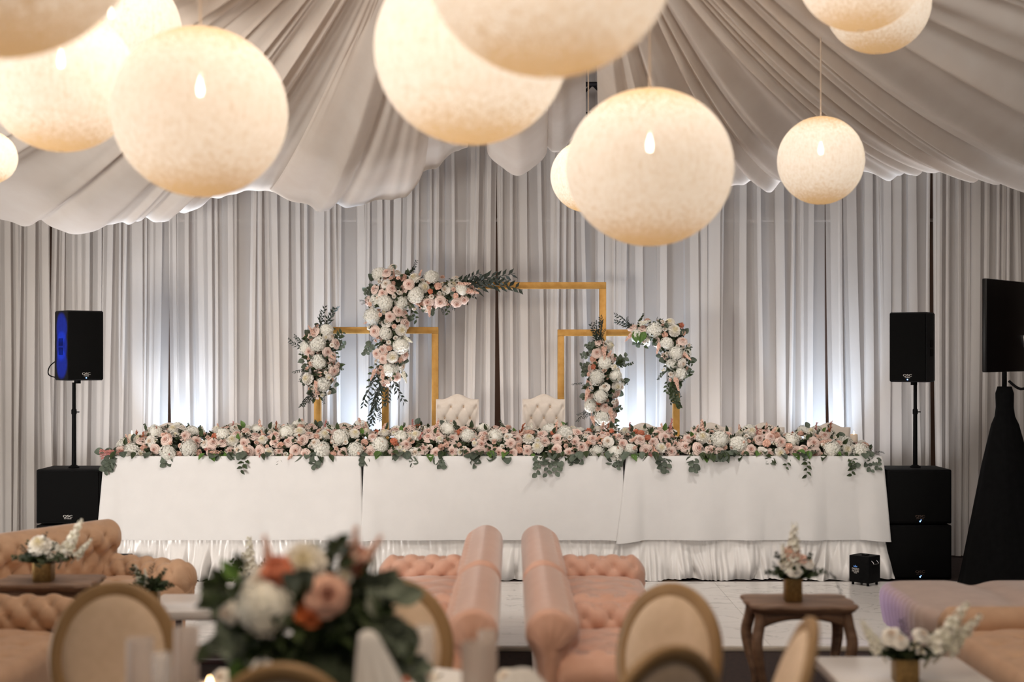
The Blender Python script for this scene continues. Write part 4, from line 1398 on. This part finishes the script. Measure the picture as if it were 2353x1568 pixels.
for px, py, dx, dz, L_ in ((1452, 768, -.6, -.6, .12), (1515, 790, -.3, -1, .12), (1570, 812, .5, -.5, .12), (1552, 868, .2, -1, .15), (1470, 745, .9, .3, .13)):
    B.spike(STOCK if L_ != .13 else STOCKW, at(px, py, 13.88), (dx, -.5, dz), L_)
for p in (1456, 1468, 1482):
    B.leaf(BLEAF, at(p, 762, 13.87), (rg.uniform(-.5, .5), -.2, -1), (0, -1, .3), .12)

# ------------------------------------------------------------------ lounge sofas
def roll_panel(prof, L_, m, name, parent, Mx, tuft=None, ncap=5, nv=44, nu=None, pleat=0.0, bulge=0.035):
    """a rolled sofa back or arm: closed profile (y, z) swept along x from -L/2 to L/2 with padded ends. tuft = (v0, v1, du, dv, A, B)"""
    pr = spline([(a, b, 0) for a, b in prof], nv)
    n = len(pr)
    arc = [0.0]
    for i in range(1, n):
        arc.append(arc[-1] + (pr[i] - pr[i - 1]).length)
    nrm = []
    for i in range(n):
        t = (pr[min(i + 1, n - 1)] - pr[max(i - 1, 0)]).normalized()
        nrm.append(Vector((-t.y, t.x, 0)))
    cen = sum(pr, Vector()) / n
    if sum((pr[i] - cen).dot(nrm[i]) for i in range(n)) < 0:
        nrm = [-q for q in nrm]
    nu = nu or max(8, int(L_ / 0.018))
    b = MB()

    def fn(u, v):
        i = min(int(round(v * (n - 1))), n - 1)
        x = (u - .5) * L_
        h = 0.0
        if tuft and tuft[0] <= v <= tuft[1]:
            k = min(1, (v - tuft[0]) * 14, (tuft[1] - v) * 10)
            h = tuft_h(x, arc[i] - tuft[6], tuft[2], tuft[3], tuft[4], tuft[5]) * max(0, k) * smooth01(min(u, 1 - u) * L_ / .07)
        e = min(u, 1 - u) * L_
        rnd = -0.022 * max(0, 1 - e / 0.035) ** 2
        q = pr[i] + nrm[i] * (h + rnd)
        return (x, q.x, q.y)
    b.grid(fn, nu, n - 1)
    for sgn in (-1, 1):
        def cap(u, v, sgn=sgn):
            i = int(round(u * n)) % n
            f = 1 - v
            q = cen + (pr[i] - nrm[i] * .022 - cen) * f
            a = math.atan2(pr[i].y - cen.y, pr[i].x - cen.x)
            rp = pleat * math.sin(a * 16) * f * (1 - f) * 4
            return (sgn * (L_ / 2 + bulge * math.sin(PI / 2 * min(1, v * 1.6)) * (1 if v < .95 else .9) + rp), q.x, q.y)
        b.grid(cap, n, ncap)
    o = b.build(name, m, parent)
    o.matrix_basis = Mx
    info = (pr, arc, nrm)
    return o, info


def sofa(loc, rz, L_, label, m, btn, D=0.88, hb=0.80, ha=0.56, seat=0.40, arms=(1, 1), arm_tuft=True, back_tuft=True, pleat=0.004, roll=0.105):
    """origin on the floor under the middle; faces local -y"""
    t = thing('tufted_sofa', loc, label, 'sofa', 'velvet lounge sofas', rz=rz)
    aw = 0.21

    def prof(h, r, D2):
        """inner seat crease -> up the inside -> over the roll -> down the outside; y grows outwards, outer plane at D2"""
        yc, zc = D2 - r, h - r
        P_ = [(yc - .055, .30), (yc - .075, zc - .22 if h > .7 else zc - .12), (yc - .075, zc - .10)]
        for a in (200, 165, 130, 95, 60, 25, -10, -40):
            P_.append((yc + r * math.cos(rad(a)), zc + r * math.sin(rad(a))))
        P_ += [(yc + r * .55, zc - r * 1.2), (yc + r * .5, zc - r * 2.2), (yc + r * .5, .14)]
        return P_
    pb = prof(hb, roll + .02, D / 2)
    bt = (0.03, 0.40, 0.16, 0.19, 0.034, 0.036, .06) if back_tuft else None
    o, info = roll_panel(pb, L_ - 0.10, m, 'backrest', t, Matrix.Identity(4), bt, pleat=pleat)

    def buttons(parent, info, Lx, tf):
        pr, arc, nrm = info
        n = len(pr)
        jmin, jmax = -12, 12
        for ja in range(-40, 41):
            for jb in range(-40, 41):
                x, s = (ja + jb) * tf[2] / 2, (ja - jb) * tf[3] / 2 + tf[6]
                if abs(x) > Lx / 2 - .05:
                    continue
                i = min(range(n), key=lambda k: abs(arc[k] - s))
                if abs(arc[i] - s) > .03 or not (tf[0] + .03 < i / (n - 1) < tf[1] - .06):
                    continue
                p = pr[i] - nrm[i] * (tf[5] - .010)
                ob = link('button', btn, parent, (x, p.x, p.y))
                ob.rotation_euler = Vector((0, nrm[i].x, nrm[i].y)).to_track_quat('Z', 'Y').to_euler()
    if bt:
        buttons(o, info, L_ - .1, bt)
    pa = prof(ha, roll, 0.15)
    al = D - 0.16
    at_ = (0.04, 0.56, 0.155, 0.17, 0.032, 0.038, .05) if arm_tuft else None
    for k, s in enumerate((-1, 1)):
        if not arms[k]:
            continue
        # local arm x axis -> sofa -y/+y, arm y -> outward
        R_ = Matrix(((0, s, 0, s * (L_ / 2 - 0.15)), (-s * 1.0, 0, 0, -0.07), (0, 0, 1, 0), (0, 0, 0, 1)))
        R_ = Matrix(((0, s, 0, s * (L_ / 2 - 0.15)), (1, 0, 0, -0.08), (0, 0, 1, 0), (0, 0, 0, 1)))
        a, inf = roll_panel(pa, al, m, 'armrest', t, R_, at_, pleat=pleat)
        if at_:
            buttons(a, inf, al, at_)

    def seatf(u, v):
        """padded seat top wrapping over the front edge"""
        Lx = L_ - 2 * aw + .10
        x = (u - .5) * Lx
        s = v * (D - .05 + .22)
        dep = D - .16
        e = min(1, min(u, 1 - u) * 12)
        if s < dep:
            y, z = D / 2 - .14 - s, seat + .03 * e
        else:
            q = (s - dep)
            y = D / 2 - .14 - dep - .035 * math.sin(min(1, q / .09) * PI / 2)
            z = seat + .03 * e - q * .95
        return (x, y, z + .02 * math.sin(PI * min(1, s / dep)) + (tuft_h(x, s - .2, .3, .42, .014, .018) if s < dep * .9 else 0) * e)
    MB().grid(seatf, 60, 40).build('seat', m, t)
    MB().box((0, 0.0, .205), (L_ - .14, D - .14, .17), .03).build('base', m, t, sharp=60)
    for sx in (-1, 1):
        for sy in (-1, 1):
            MB().lathe([(0.0, 0.0), (.022, 0.0), (.026, .02), (.018, .04), (.034, .075), (.034, .13), (0.0, .13)], 14).build('leg', M['foot_wood'], t, loc=(sx * (L_ / 2 - .12), sy * (D / 2 - .12), 0))
    return t


# centre pairs: back to back along the view axis. a sofa facing +x is turned by +90 degrees (local -y -> +x)
sofa((0.065 + 0.44, 9.62, 0), rad(90), 1.95, 'far right blush sofa of the centre four, facing right', M['velvet'], BUTTON_V)
sofa((0.065 + 0.44, 7.78, 0), rad(90), 1.62, 'near right blush sofa of the centre four, facing right', M['velvet'], BUTTON_V)
sofa((-0.065 - 0.44, 9.62, 0), rad(-90), 1.95, 'far left blush sofa of the centre four, facing left', M['velvet'], BUTTON_V)
sofa((-0.065 - 0.44, 7.78, 0), rad(-90), 1.62, 'near left blush sofa of the centre four, facing left', M['velvet'], BUTTON_V)
# left group
ang = rad(60)
LA = 1.75
bx, by = -3.04, 10.75                                          # right end of the back
u_ = Vector((-math.cos(ang), -math.sin(ang), 0))              # along the back, leftwards and nearer
f_ = Vector((math.sin(ang), -math.cos(ang), 0))               # facing direction
ctr = Vector((bx, by, 0)) + u_ * (LA / 2) + f_ * .42
sofa((ctr.x, ctr.y, 0), ang, LA, 'tan tufted sofa at the far left with a high back, angled to the room', M['velvet_tan'], BUTTON_T, hb=.83, D=.95, arms=(0, 1))
sofa((-3.04, 7.62, 0), rad(90), 1.9, 'tan tufted sofa at the lower left edge, its tufted arm towards the head table', M['velvet_tan'], BUTTON_T, ha=.61)
# right group
sofa((3.02, 7.62, 0), rad(-90), 1.9, 'tan sofa cut by the lower right corner, with a pleated rolled arm', M['velvet_tan'], BUTTON_T, arm_tuft=False, pleat=.010)

# taupe bench
bn = thing('lounge_bench', (3.35, 9.48, 0), 'long taupe bench at the right with a violet-lit pleated end', 'bench')


def benchf(u, v):
    """cushion: pleated rounded ends, shallow dip in the middle of the long top"""
    W_, D_, h = 1.52, 1.24, .46
    a = 2 * PI * u
    cx_, sy_ = math.cos(a), math.sin(a)
    k = 1 / max(abs(cx_), abs(sy_)) if False else 1 / (abs(cx_) ** 8 + abs(sy_) ** 8) ** .125
    if v < .55:
        q = v / .55
        z = .19 + (h - .19) * math.sin(q * PI / 2)
        f = 1 - .0 * q + .035 * math.sin(q * PI) - .06 * q ** 4
    else:
        q = (v - .55) / .45
        f = .94 * (1 - q)
        z = h + .03 * math.sin(q * PI / 2)
    pl = .006 * math.sin(a * 46) * (1 if v < .55 else max(0, 1 - (v - .55) * 10)) * (abs(cx_) ** 2)
    x, y = cx_ * k * W_ / 2 * f + pl * cx_, sy_ * k * D_ / 2 * f
    z -= .035 * math.exp(-((x + .1) / .10) ** 2) * smooth01((z - .35) / .1)
    return (x, y, z)


MB().grid(benchf, 240, 26, close_u=True).build('cushion', M['taupe'], bn)
MB().box((0, 0, .175), (1.42, 1.14, .05), .02).build('frame_rail', M['foot_wood'], bn, sharp=50)
for sx in (-1, 1):
    for sy in (-1, 1):
        pts = spline([(0, 0, .19), (sx * -.01, sy * .02, .14), (sx * .035, sy * .045, .07), (sx * .085, sy * .08, .012)], 10)
        MB().tube(pts, [.055, .052, .05, .046, .042, .038, .034, .031, .028, .028, .03], 10).build('leg', M['foot_wood'], bn, loc=(sx * .62, sy * .49, 0))


# ------------------------------------------------------------------ tables of the lounge
def coffee_table(loc, W_, D_, h, label, top=.055):
    t = thing('coffee_table', loc, label, 'table', 'white lounge coffee tables')
    MB().box((0, 0, h - top / 2), (W_, D_, top), .006).build('table_top', M['white_top'], t, sharp=40)
    for sx in (-1, 1):
        for sy in (-1, 1):
            MB().box((sx * (W_ / 2 - .12), sy * (D_ / 2 - .06), (h - top) / 2), (.04, .04, h - top), .004).build('leg', M['maroon'], t, sharp=40)
    for sy in (-1, 1):
        MB().box((0, sy * (D_ / 2 - .06), .02), (W_ - .2, .03, .03), .004).build('rail', M['maroon'], t, sharp=40)
    return t


coffee_table((-1.66, 9.17, 0.0), 1.34, 0.66, 0.46, 'white coffee table with dark legs between the left sofas')
coffee_table((1.985, 7.02, 0), 0.76, 1.12, 0.45, 'white coffee table at the lower right with a brass vase on it')


def carved_table(loc, W_, D_, h, label, rz=0.0):
    t = thing('side_table', loc, label, 'table', 'carved wooden side tables', rz=rz)

    def out(a):
        c, s = math.cos(a), math.sin(a)
        k = 1 / (abs(c) ** 7 + abs(s) ** 7) ** (1 / 7)
        w_ = 1 + .030 * math.cos(8 * a) - .012 * math.cos(16 * a)
        return c * k * W_ / 2 * w_, s * k * D_ / 2 * w_
    b = MB()
    levels = [(.90, -.045), (.955, -.035), (.965, -.024), (1.0, -.018), (1.0, -.006), (.985, 0.0), (.0, .001)]
    b.grid(lambda u, v: (out(2 * PI * u)[0] * levels[int(round(v * 6))][0], out(2 * PI * u)[1] * levels[int(round(v * 6))][0], h + levels[int(round(v * 6))][1]), 96, 6, close_u=True)
    b.build('table_top', M['dark_wood'], t, sharp=50)
    ap = MB()
    for sx, sy, Lx in ((0, -1, W_ - .14), (0, 1, W_ - .14), (-1, 0, D_ - .14), (1, 0, D_ - .14)):
        def apf(u, v, sx=sx, sy=sy, Lx=Lx):
            q = 2 * u - 1
            low = h - .085 - .055 * abs(q) ** 2.4
            z = (h - .03) + (low - h + .03) * v
            x = q * Lx / 2
            o_ = (D_ / 2 if sy else W_ / 2) - .06 + .012 * math.sin(PI * v)
            return (x, sy * o_, z) if sy else (sx * o_, x, z)
        p = MB().grid(apf, 30, 6)
        ob = p.build('apron', M['dark_wood'], t)
        md = ob.modifiers.new('thick', 'SOLIDIFY')
        md.thickness = .018
    for sx in (-1, 1):
        for sy in (-1, 1):
            ox, oy = sx * (W_ / 2 - .07), sy * (D_ / 2 - .07)
            pts = spline([(0, 0, h - .035), (sx * .012, sy * .012, h - .12), (sx * .030, sy * .028, h - .22), (sx * .012, sy * .01, h * .42), (sx * -.018, sy * -.016, h * .2), (sx * -.006, sy * -.006, .05), (sx * .025, sy * .022, .012), (sx * .03, sy * .026, 0.0)], 24)
            rr = [lerp_table([(0, .032), (.12, .033), (.3, .034), (.55, .025), (.8, .018), (.92, .02), (1, .024)], i / 24) for i in range(25)]
            MB().tube(pts, rr, 10).build('leg', M['dark_wood'], t, loc=(ox, oy, 0))
    return t


carved_table((1.70, 8.45, 0), 0.635, 0.46, 0.60, 'carved dark wooden side table with curved legs right of the sofas')
carved_table((-2.88, 8.84, 0), 0.62, 0.44, 0.66, 'greyed wooden side table at the left in front of the high-backed sofa')


# ------------------------------------------------------------------ small brass vases of flowers
def vase_flowers(loc, label, seed, h, w_, blooms, spikes, leaf_spec, n_leaf=26):
    t = thing('flower_vase', loc, label, 'vase', 'small brass vases of flowers')
    c = Vector(loc)
    b = MB()
    lv = [(.0, .004), (.90, .0), (1.0, .008), (1.0, h), (.93, h), (.90, .02), (.0, .02)]

    def sq(a):
        cc, ss = math.cos(a), math.sin(a)
        return 1 / (abs(cc) ** 9 + abs(ss) ** 9) ** (1 / 9)
    b.grid(lambda u, v: (math.cos(2 * PI * u) * sq(2 * PI * u) * w_ / 2 * lv[int(round(v * 6))][0], math.sin(2 * PI * u) * sq(2 * PI * u) * w_ / 2 * lv[int(round(v * 6))][0], lv[int(round(v * 6))][1]), 40, 6, close_u=True)
    b.build('vase', M['brass'], t, sharp=50)
    B = Bouquet(t, seed)
    top = c + Vector((0, 0, h))
    for kind, dx, dy, dz, r in blooms:
        p = top + Vector((dx, dy, dz))
        B.bloom(kind, p, Vector((dx * 3, -.5 + dy, .6)), r)
        MB().tube([top - c + Vector((dx * .2, dy * .2, -.03)), p - c - Vector((0, -.01, r * .4))], .003, 5).build('stem', M['stem'], t)
    for msh, dx, dz, L_ in spikes:
        B.spike(msh, top + Vector((dx * .25, -.01, .03)), (dx, -.12, dz), L_)
    rng = B.rng
    for i in range(n_leaf):
        a = rng.uniform(0, 2 * PI)
        d = Vector((math.cos(a), math.sin(a) * .8, rng.uniform(.05, .9)))
        B.leaf(rng.choice((LLEAF, LLEAF, leaf_spec)), top + Vector((math.cos(a) * w_ * .3, math.sin(a) * w_ * .3, -.005)), d, (0, -.5, 1), rng.uniform(.07, .12))
    for i in range(7):
        a = PI * (i + .5) / 7
        B.leaf(SPRIG if i % 2 else GSPRIG, top, (math.cos(a) * 1.1, -.25, math.sin(a) * .7 + .1), (0, -1, .3), rng.uniform(.14, .20))

    def samp(rng_):
        a, f = rng_.uniform(0, 2 * PI), rng_.random()
        n = Vector((math.cos(a), math.sin(a), .5)).normalized()
        return top + Vector((math.cos(a) * w_ * .7 * f, math.sin(a) * w_ * .7 * f, .02 + .04 * rng_.random())), n
    B.mass(samp, 140, .05, M['leaf'], depth=.03)
    return B


vase_flowers((-2.89, 8.78, .663), 'brass vase with one big white bloom on the greyed left side table', 31, .115, .115,
             [('chrysanthemum', -.01, -.04, .10, .075), ('white_rose', .07, -.03, .055, .04), ('rose', .10, -.02, .03, .032), ('hydrangea', .03, .05, .07, .06)],
             [(STOCKW, .50, 1, .27), (STOCKW, .8, .9, .16), (GSPRIG, .6, 1, .28)], ELEAF)
vase_flowers((-1.72, 9.3, .462), 'brass vase with a tall white stock stem on the left coffee table', 32, .10, .10,
             [('chrysanthemum', -.06, -.03, .05, .05), ('white_rose', .03, -.04, .04, .045), ('carnation', .08, -.02, .02, .04)],
             [(STOCKW, .02, 1, .29), (STOCKW, -.08, 1, .18)], ELEAF)
vase_flowers((1.658, 8.40, .603), 'brass vase of peach and cream flowers on the dark carved table', 33, .138, .10,
             [('white_rose', .0, -.05, .055, .042), ('carnation', -.01, -.02, .145, .05), ('spray_rose', .05, -.03, .12, .04), ('white_rose', .09, -.02, .10, .04), ('carnation', -.06, -.02, .09, .03), ('flower_buds', .10, 0, .07, .04)],
             [(STOCKW, .0, 1, .31), (STOCKW, -.16, 1, .18), (SPRIG, .75, .8, .26), (SPRIG, .5, 1, .26)], LLEAF)
vase_flowers((1.93, 6.98, .452), 'brass vase of cream flowers and dark leaves on the lower right white table', 34, .118, .117,
             [('white_rose', -.075, -.03, .12, .045), ('white_rose', -.04, -.05, .10, .04), ('flower_buds', .03, -.05, .06, .05), ('flower_buds', .06, -.04, .04, .04), ('white_rose', .08, -.02, .12, .04)],
             [(STOCKW, .55, .9, .30), (STOCKW, .75, .8, .26), (STOCKW, -.5, .8, .2), (GSPRIG, .8, 1.0, .36)], LLEAF)
vase_flowers((-2.27, 8.95, .462), 'brass vase with a leaning white stem on the left coffee table, behind the oval chair', 35, .115, .10,
             [('white_rose', -.02, -.03, .03, .03)],
             [(STOCKW, -.25, 1, .14), (STOCKW, -.1, 1, .11)], LLEAF)


# ------------------------------------------------------------------ oval-back chairs around the guest table
def oval_chair(loc, rz, label, lean=rad(7)):
    """faces local -y"""
    t = thing('oval_back_chair', loc, label, 'chair', 'oval-back chairs at the guest tables', rz=rz)
    cz, a, b = .775, .240, .285
    B_ = Matrix.Translation((0, .235, .52)) @ Matrix.Rotation(-lean, 4, 'X') @ Matrix.Translation((0, 0, -.52))

    def ring(u, v):
        th, ph = 2 * PI * u, 2 * PI * v
        r1, r2 = .030, .024
        n = Vector((math.cos(th) * b, 0, math.sin(th) * a)).normalized()
        q = Vector((math.cos(th) * a, 0, cz + math.sin(th) * b)) + n * (r1 * math.cos(ph))
        return (q.x, r2 * math.sin(ph) * (1.0 + .25 * math.cos(ph * 2)), q.z)
    o = MB()
    vs_, nu, nv = [], 64, 14
    for i in range(nu):
        for j in range(nv):
            vs_.append(ring(i / nu, j / nv))
    fs = [(i * nv + j, ((i + 1) % nu) * nv + j, ((i + 1) % nu) * nv + (j + 1) % nv, i * nv + (j + 1) % nv) for i in range(nu) for j in range(nv)]
    o.add(vs_, fs, B_)
    o.build('back_frame', M['chair_wood'], t)
    pad = MB()
    for sg, dep in ((-1, .038), (1, .016)):
        pad.grid(lambda u, v: (math.cos(2 * PI * u) * (a - .018) * v, sg * (.006 + dep * math.sqrt(max(0, 1 - v ** 3))), cz + math.sin(2 * PI * u) * (b - .018) * v), 48, 10, B_, close_u=True)
    pad.build('back_pad', M['chair_pad'], t)
    for sx in (-1, 1):
        MB().tube([B_ @ Vector((sx * .12, .0, cz - b * .80)), (sx * .155, .235, .44), (sx * .165, .27, .2), (sx * .17, .31, 0)], [.022, .024, .020, .014], 10).build('leg', M['chair_wood'], t)
        MB().lathe([(0, 0), (.012, 0), (.015, .02), (.018, .2), (.024, .36), (.028, .37), (.022, .385), (.03, .42), (0, .42)], 14).build('leg', M['chair_wood'], t, loc=(sx * .2, -.2, 0))

    def st_(u, v):
        th = 2 * PI * u
        c, s = math.cos(th), math.sin(th)
        k = 1 / (abs(c) ** 4 + abs(s) ** 4) ** .25
        lv = [(1.0, .0), (1.03, .03), (1.0, .065), (.85, .09), (.45, .105), (.0, .11)][int(round(v * 5))]
        return (c * k * .245 * lv[0] * (1 - .08 * s), s * k * .235 * lv[0], .40 + lv[1])
    MB().grid(st_, 48, 5, close_u=True).build('seat_pad', M['chair_pad'], t)
    MB().grid(lambda u, v: (lambda p: (p[0] * 1.02, p[1] * 1.02, .355 + .055 * v))(st_(u, 0.0)), 48, 2, close_u=True).build('seat_rail', M['chair_wood'], t)
    return t


TBX, TBY, TBR = -0.62, 5.28, 0.80
oval_chair((-1.66, 5.80, 0), rad(8), 'oval-back chair at the lower left, seen whole behind the glass cylinders')
oval_chair((-0.52, 5.90, 0), rad(0), 'oval-back chair half hidden behind the big blurred bouquet')
oval_chair((0.48, 5.85, 0), rad(-41), 'oval-back chair facing left in front of the near right blush sofa', rad(11))
oval_chair((-0.73, 4.80, 0), rad(180), 'nearest oval-back chair below the big bouquet, seen from behind')
oval_chair((0.36, 5.02, 0), rad(214), 'nearest oval-back chair at the lower right, dark from behind')
oval_chair((0.73, 5.43, 0), rad(-93), 'oval-back chair seen edge-on in front of the carved side table', rad(19))

gt = thing('guest_table', (TBX, TBY, 0), 'round guest table at the bottom edge hidden under its pale cloth', 'table')
MB().lathe([(0, .71), (TBR - .03, .71), (TBR - .02, .72), (TBR - .02, .735), (0, .735)], 48).build('table_top', M['dark_wood'], gt, sharp=40)
MB().lathe([(0, 0), (.34, 0), (.34, .02), (.06, .05), (.05, .70), (.2, .71), (0, .71)], 20).build('pedestal', M['maroon'], gt, sharp=40)


def clothf(u, v):
    th = 2 * PI * u
    if v < .4:
        r = TBR * v / .4
        return (TBX + r * math.cos(th), TBY + r * math.sin(th), .742)
    q = (v - .4) / .6
    w_ = math.sin(th * 11 + .8 * math.sin(th * 3)) * .035 * q ** .7
    r = TBR + .012 * math.sin(min(1, q * 12) * PI / 2) + .05 * q + w_
    return (TBX + r * math.cos(th), TBY + r * math.sin(th), .742 - .55 * q - .004 * min(1, q * 12))


tag(MB().grid(clothf, 200, 34, close_u=True).build('round_tablecloth', M['cloth']), 'pale round cloth over the guest table at the bottom edge', 'tablecloth')
TT2 = .744

# big blurred bouquet
bq = thing('centrepiece', (TBX - .08, 5.06, TT2), 'big blurred bouquet of roses, hydrangea and dark leaves in the foreground', 'flowers')
MB().lathe([(0, 0), (.07, 0), (.085, .01), (.10, .12), (.092, .13), (.08, .02), (0, .02)], 28).build('bowl', M['brass'], bq, sharp=60)
B = Bouquet(bq, 91)
ZB = 4.95


def fl(kind, px, py, rpx, Z=ZB, nx=None):
    p = at(px, py, Z)
    B.bloom(kind, p, ((px - 690) / 260.0, -1, (1400 - py) / 260.0 + .15), rpx * Z / FPX)


fl('hydrangea', 612, 1398, 66, 4.88)
fl('chrysanthemum', 700, 1296, 52)
fl('deep_rose', 752, 1368, 44, 4.82)
fl('spray_rose_w', 600, 1345, 30)
fl('white_rose', 598, 1338, 36)
fl('orange_carnation', 712, 1412, 34, 4.84)
fl('coral_carnation', 640, 1312, 40, 4.9)
fl('coral_carnation', 812, 1285, 38, 4.98)
fl('rose', 725, 1335, 26)
fl('white_rose', 520, 1410, 26, 4.9)
fl('carnation', 792, 1325, 20, 4.95)
for px, py, dx, dz, L_, ms in ((622, 1308, -.15, 1, .13, STOCK), (650, 1312, .7, .5, .10, [STOCK[0]]), (815, 1300, .05, 1, .15, STOCK), (840, 1290, .5, .8, .12, STOCK), (800, 1300, -.3, 1, .12, STOCK), (735, 1270, .3, 1, .12, GSPRIG)):
    B.spike(ms, at(px, py, 4.95), (dx, -.2, dz), L_)
rb = random.Random(17)
for i in range(150):
    a = rb.uniform(0, 2 * PI)
    f = rb.uniform(.35, 1.0)
    px, py = 690 + 225 * f * math.cos(a), 1410 - 140 * f * math.sin(a)
    if py < 1330 and px < 740 and f > .6:
        continue
    B.leaf(rb.choice((LLEAF, LLEAF, LLEAF, ELEAF, BLEAF)) if rb.random() < .9 else SPRIG, at(px, py, 5.06 + rb.uniform(-.06, .05)), (math.cos(a) + rb.uniform(-.4, .4), rb.uniform(-.7, .2), math.sin(a) + rb.uniform(-.6, .3)), (rb.uniform(-.5, .5), -1, .6), rb.uniform(.07, .12))
for px, py, s_ in ((655, 1350, .09), (690, 1345, .09), (705, 1370, .08), (770, 1270, .1), (775, 1300, .1), (850, 1370, .1), (830, 1420, .1), (560, 1310, .08)):
    B.leaf(LLEAF if s_ != .09 else ELEAF, at(px, py, 4.84), (rb.uniform(-.5, .5), -.3, rb.uniform(-.6, .8)), (0, -1, .2), s_)
for px, py, ex, ey in ((560, 1370, 470, 1350), (550, 1440, 505, 1490), (850, 1440, 950, 1500), (860, 1460, 975, 1545), (830, 1350, 900, 1340), (790, 1290, 770, 1235), (560, 1480, 600, 1520), (860, 1420, 930, 1470)):
    p0, p1 = at(px, py, 4.95), at(ex, ey, 4.85)
    B.branch(p0, p1 - p0, (p1 - p0).length, 9, .07, rb.choice((ELEAF, LLEAF)), sag=.05)


def bsamp(rng):
    v = Vector((rng.gauss(0, 1), rng.gauss(0, 1), rng.gauss(0, 1))).normalized()
    c = at(700, 1425, 5.02)
    return c + Vector((v.x * .27, v.y * .16, v.z * .17)), v


B.mass(bsamp, 900, .09, M['leaf'], depth=.10)
MB().lathe([(0, .06), (.10, .07), (.20, .12), (.24, .20), (.18, .28), (0, .30)], 24, fn=lambda t, k: 1 + .12 * math.sin(5 * t)).build('foam_base', M['moss'], bq)


# glass on the guest table
def hurricane(px, pt, r, Z, label, kind='frost', fill=True):
    p = at(px, 1568, Z)
    hgt = at(px, pt, Z).z - TT2
    t = thing('glass_cylinder', (p.x, Z, TT2), label, 'glass', 'glass cylinders on the guest table')
    MB().lathe([(0, 0.001), (r, 0.001), (r, hgt), (r - .004, hgt), (r - .004, .008), (0, .008)], 28).build('cylinder', M[kind], t, sharp=50)
    if fill:
        MB().lathe([(0, .009), (r * .72, .009), (r * .74, hgt * .45), (r * .3, hgt * .46), (0, hgt * .45)], 20).build('candle', M['candle'], t, sharp=60)
    return t


hurricane(322, 1468, .050, 5.20, 'frosted glass cylinder in front of the left oval-back chair')
hurricane(428, 1442, .045, 5.25, 'frosted glass cylinder beside the candle flame at the lower left')
hurricane(1098, 1478, .058, 4.95, 'wider frosted glass cylinder right of the bouquet')
hurricane(1120, 1450, .036, 5.3, 'taller slim frosted glass behind the wider glass cylinder')


def goblet(px, pt, r, Z, label):
    p = at(px, 1568, Z)
    h = at(px, pt, Z).z - TT2
    t = thing('water_glass', (p.x, Z, TT2), label, 'glass', 'stemmed glasses on the guest table')
    MB().lathe([(0, 0), (.034, .001), (.034, .004), (.005, .012), (.004, h * .38), (.012, h * .42), (r * .9, h * .55), (r, h * .75), (r * .9, h), (r * .87, h), (r * .96, h * .75), (r * .85, h * .56), (0, h * .45)], 28).build('bowl', M['glass'], t)
    return t


goblet(975, 1438, .036, 5.05, 'clear stemmed glass in front of the half hidden oval chair')
goblet(372, 1500, .036, 5.05, 'clear stemmed glass beside the left frosted cylinder')
goblet(575, 1500, .036, 5.4, 'clear stemmed glass behind the left side of the bouquet')

# votive candle
vc = thing('votive_candle', (at(482, 1568, 5.42).x, 5.42, TT2), 'small lit votive candle glowing at the bottom left of the guest table', 'candle')
MB().lathe([(0, 0), (.034, 0), (.038, .06), (.035, .06), (.031, .006), (0, .006)], 20).build('cup', M['frost'], vc, sharp=50)
MB().lathe([(0, .007), (.03, .007), (.031, .04), (0, .04)], 18).build('wax', M['candle'], vc, sharp=50)
MB().lathe([(0, .042), (.008, .048), (.010, .058), (.005, .078), (0, .09)], 10).build('flame', M['flame'], vc)


# folded napkins standing at the places
def napkin(px, pt, pw, Z, lean, label, rz=0.0):
    p = at(px, 1568, Z)
    h = at(px, pt, Z).z - TT2
    w_ = pw * Z / FPX
    t = thing('folded_napkin', (p.x, Z, TT2), label, 'napkin', 'folded napkins on the guest table', rz=rz)
    def nf(u, v):
        q = 2 * u - 1
        return (q * w_ * (1 - .75 * v ** 1.4) * .5 + lean * h * v, -.05 * (1 - v) * math.cos(q * 1.4) + .012 * math.sin(u * 22) * (1 - v), h * v * (1 - .04 * q * q))
    b = MB()
    b.grid(nf, 26, 12)
    ob = b.build('cloth_fold', M['cloth'], t)
    md = ob.modifiers.new('thick', 'SOLIDIFY')
    md.thickness = .006
    return t


napkin(905, 1448, 170, 4.75, -.22, 'white folded napkin leaning beside the bouquet at the bottom edge')
napkin(575, 1512, 150, 4.85, .15, 'white folded napkin low in front of the bouquet')
napkin(1200, 1535, 190, 5.2, 0.0, 'ivory folded napkin at the bottom edge right of the glasses')

# low scatter of blooms on the cloth
for px, py, k, lab in ((985, 1548, 'white_rose', 'cream rose head lying on the cloth right of the bouquet'), (925, 1530, 'carnation', 'rust carnation head lying by the napkin'), (1160, 1556, 'white_rose', 'cream rose head lying near the glass cylinders'),
                       (505, 1528, 'white_rose', 'cream rose head lying behind the votive flame')):
    me, a_, b_ = KIND[k]
    p = at(px, py, 5.72)
    r = .036
    o = thing('loose_bloom', (p.x, p.y, TT2), lab, 'flower', 'loose blooms on the guest table')
    q = link('bloom', me[0], o, (0, 0, r * .5))
    q.rotation_euler = (rad(55), 0, rad(rb.uniform(-30, 30)))
    q.scale = (r, r, r)
    MB().tube([(0, .01, .012), (.03, .05, .006), (.05, .10, .006)], .003, 5).build('stem', M['stem'], o)
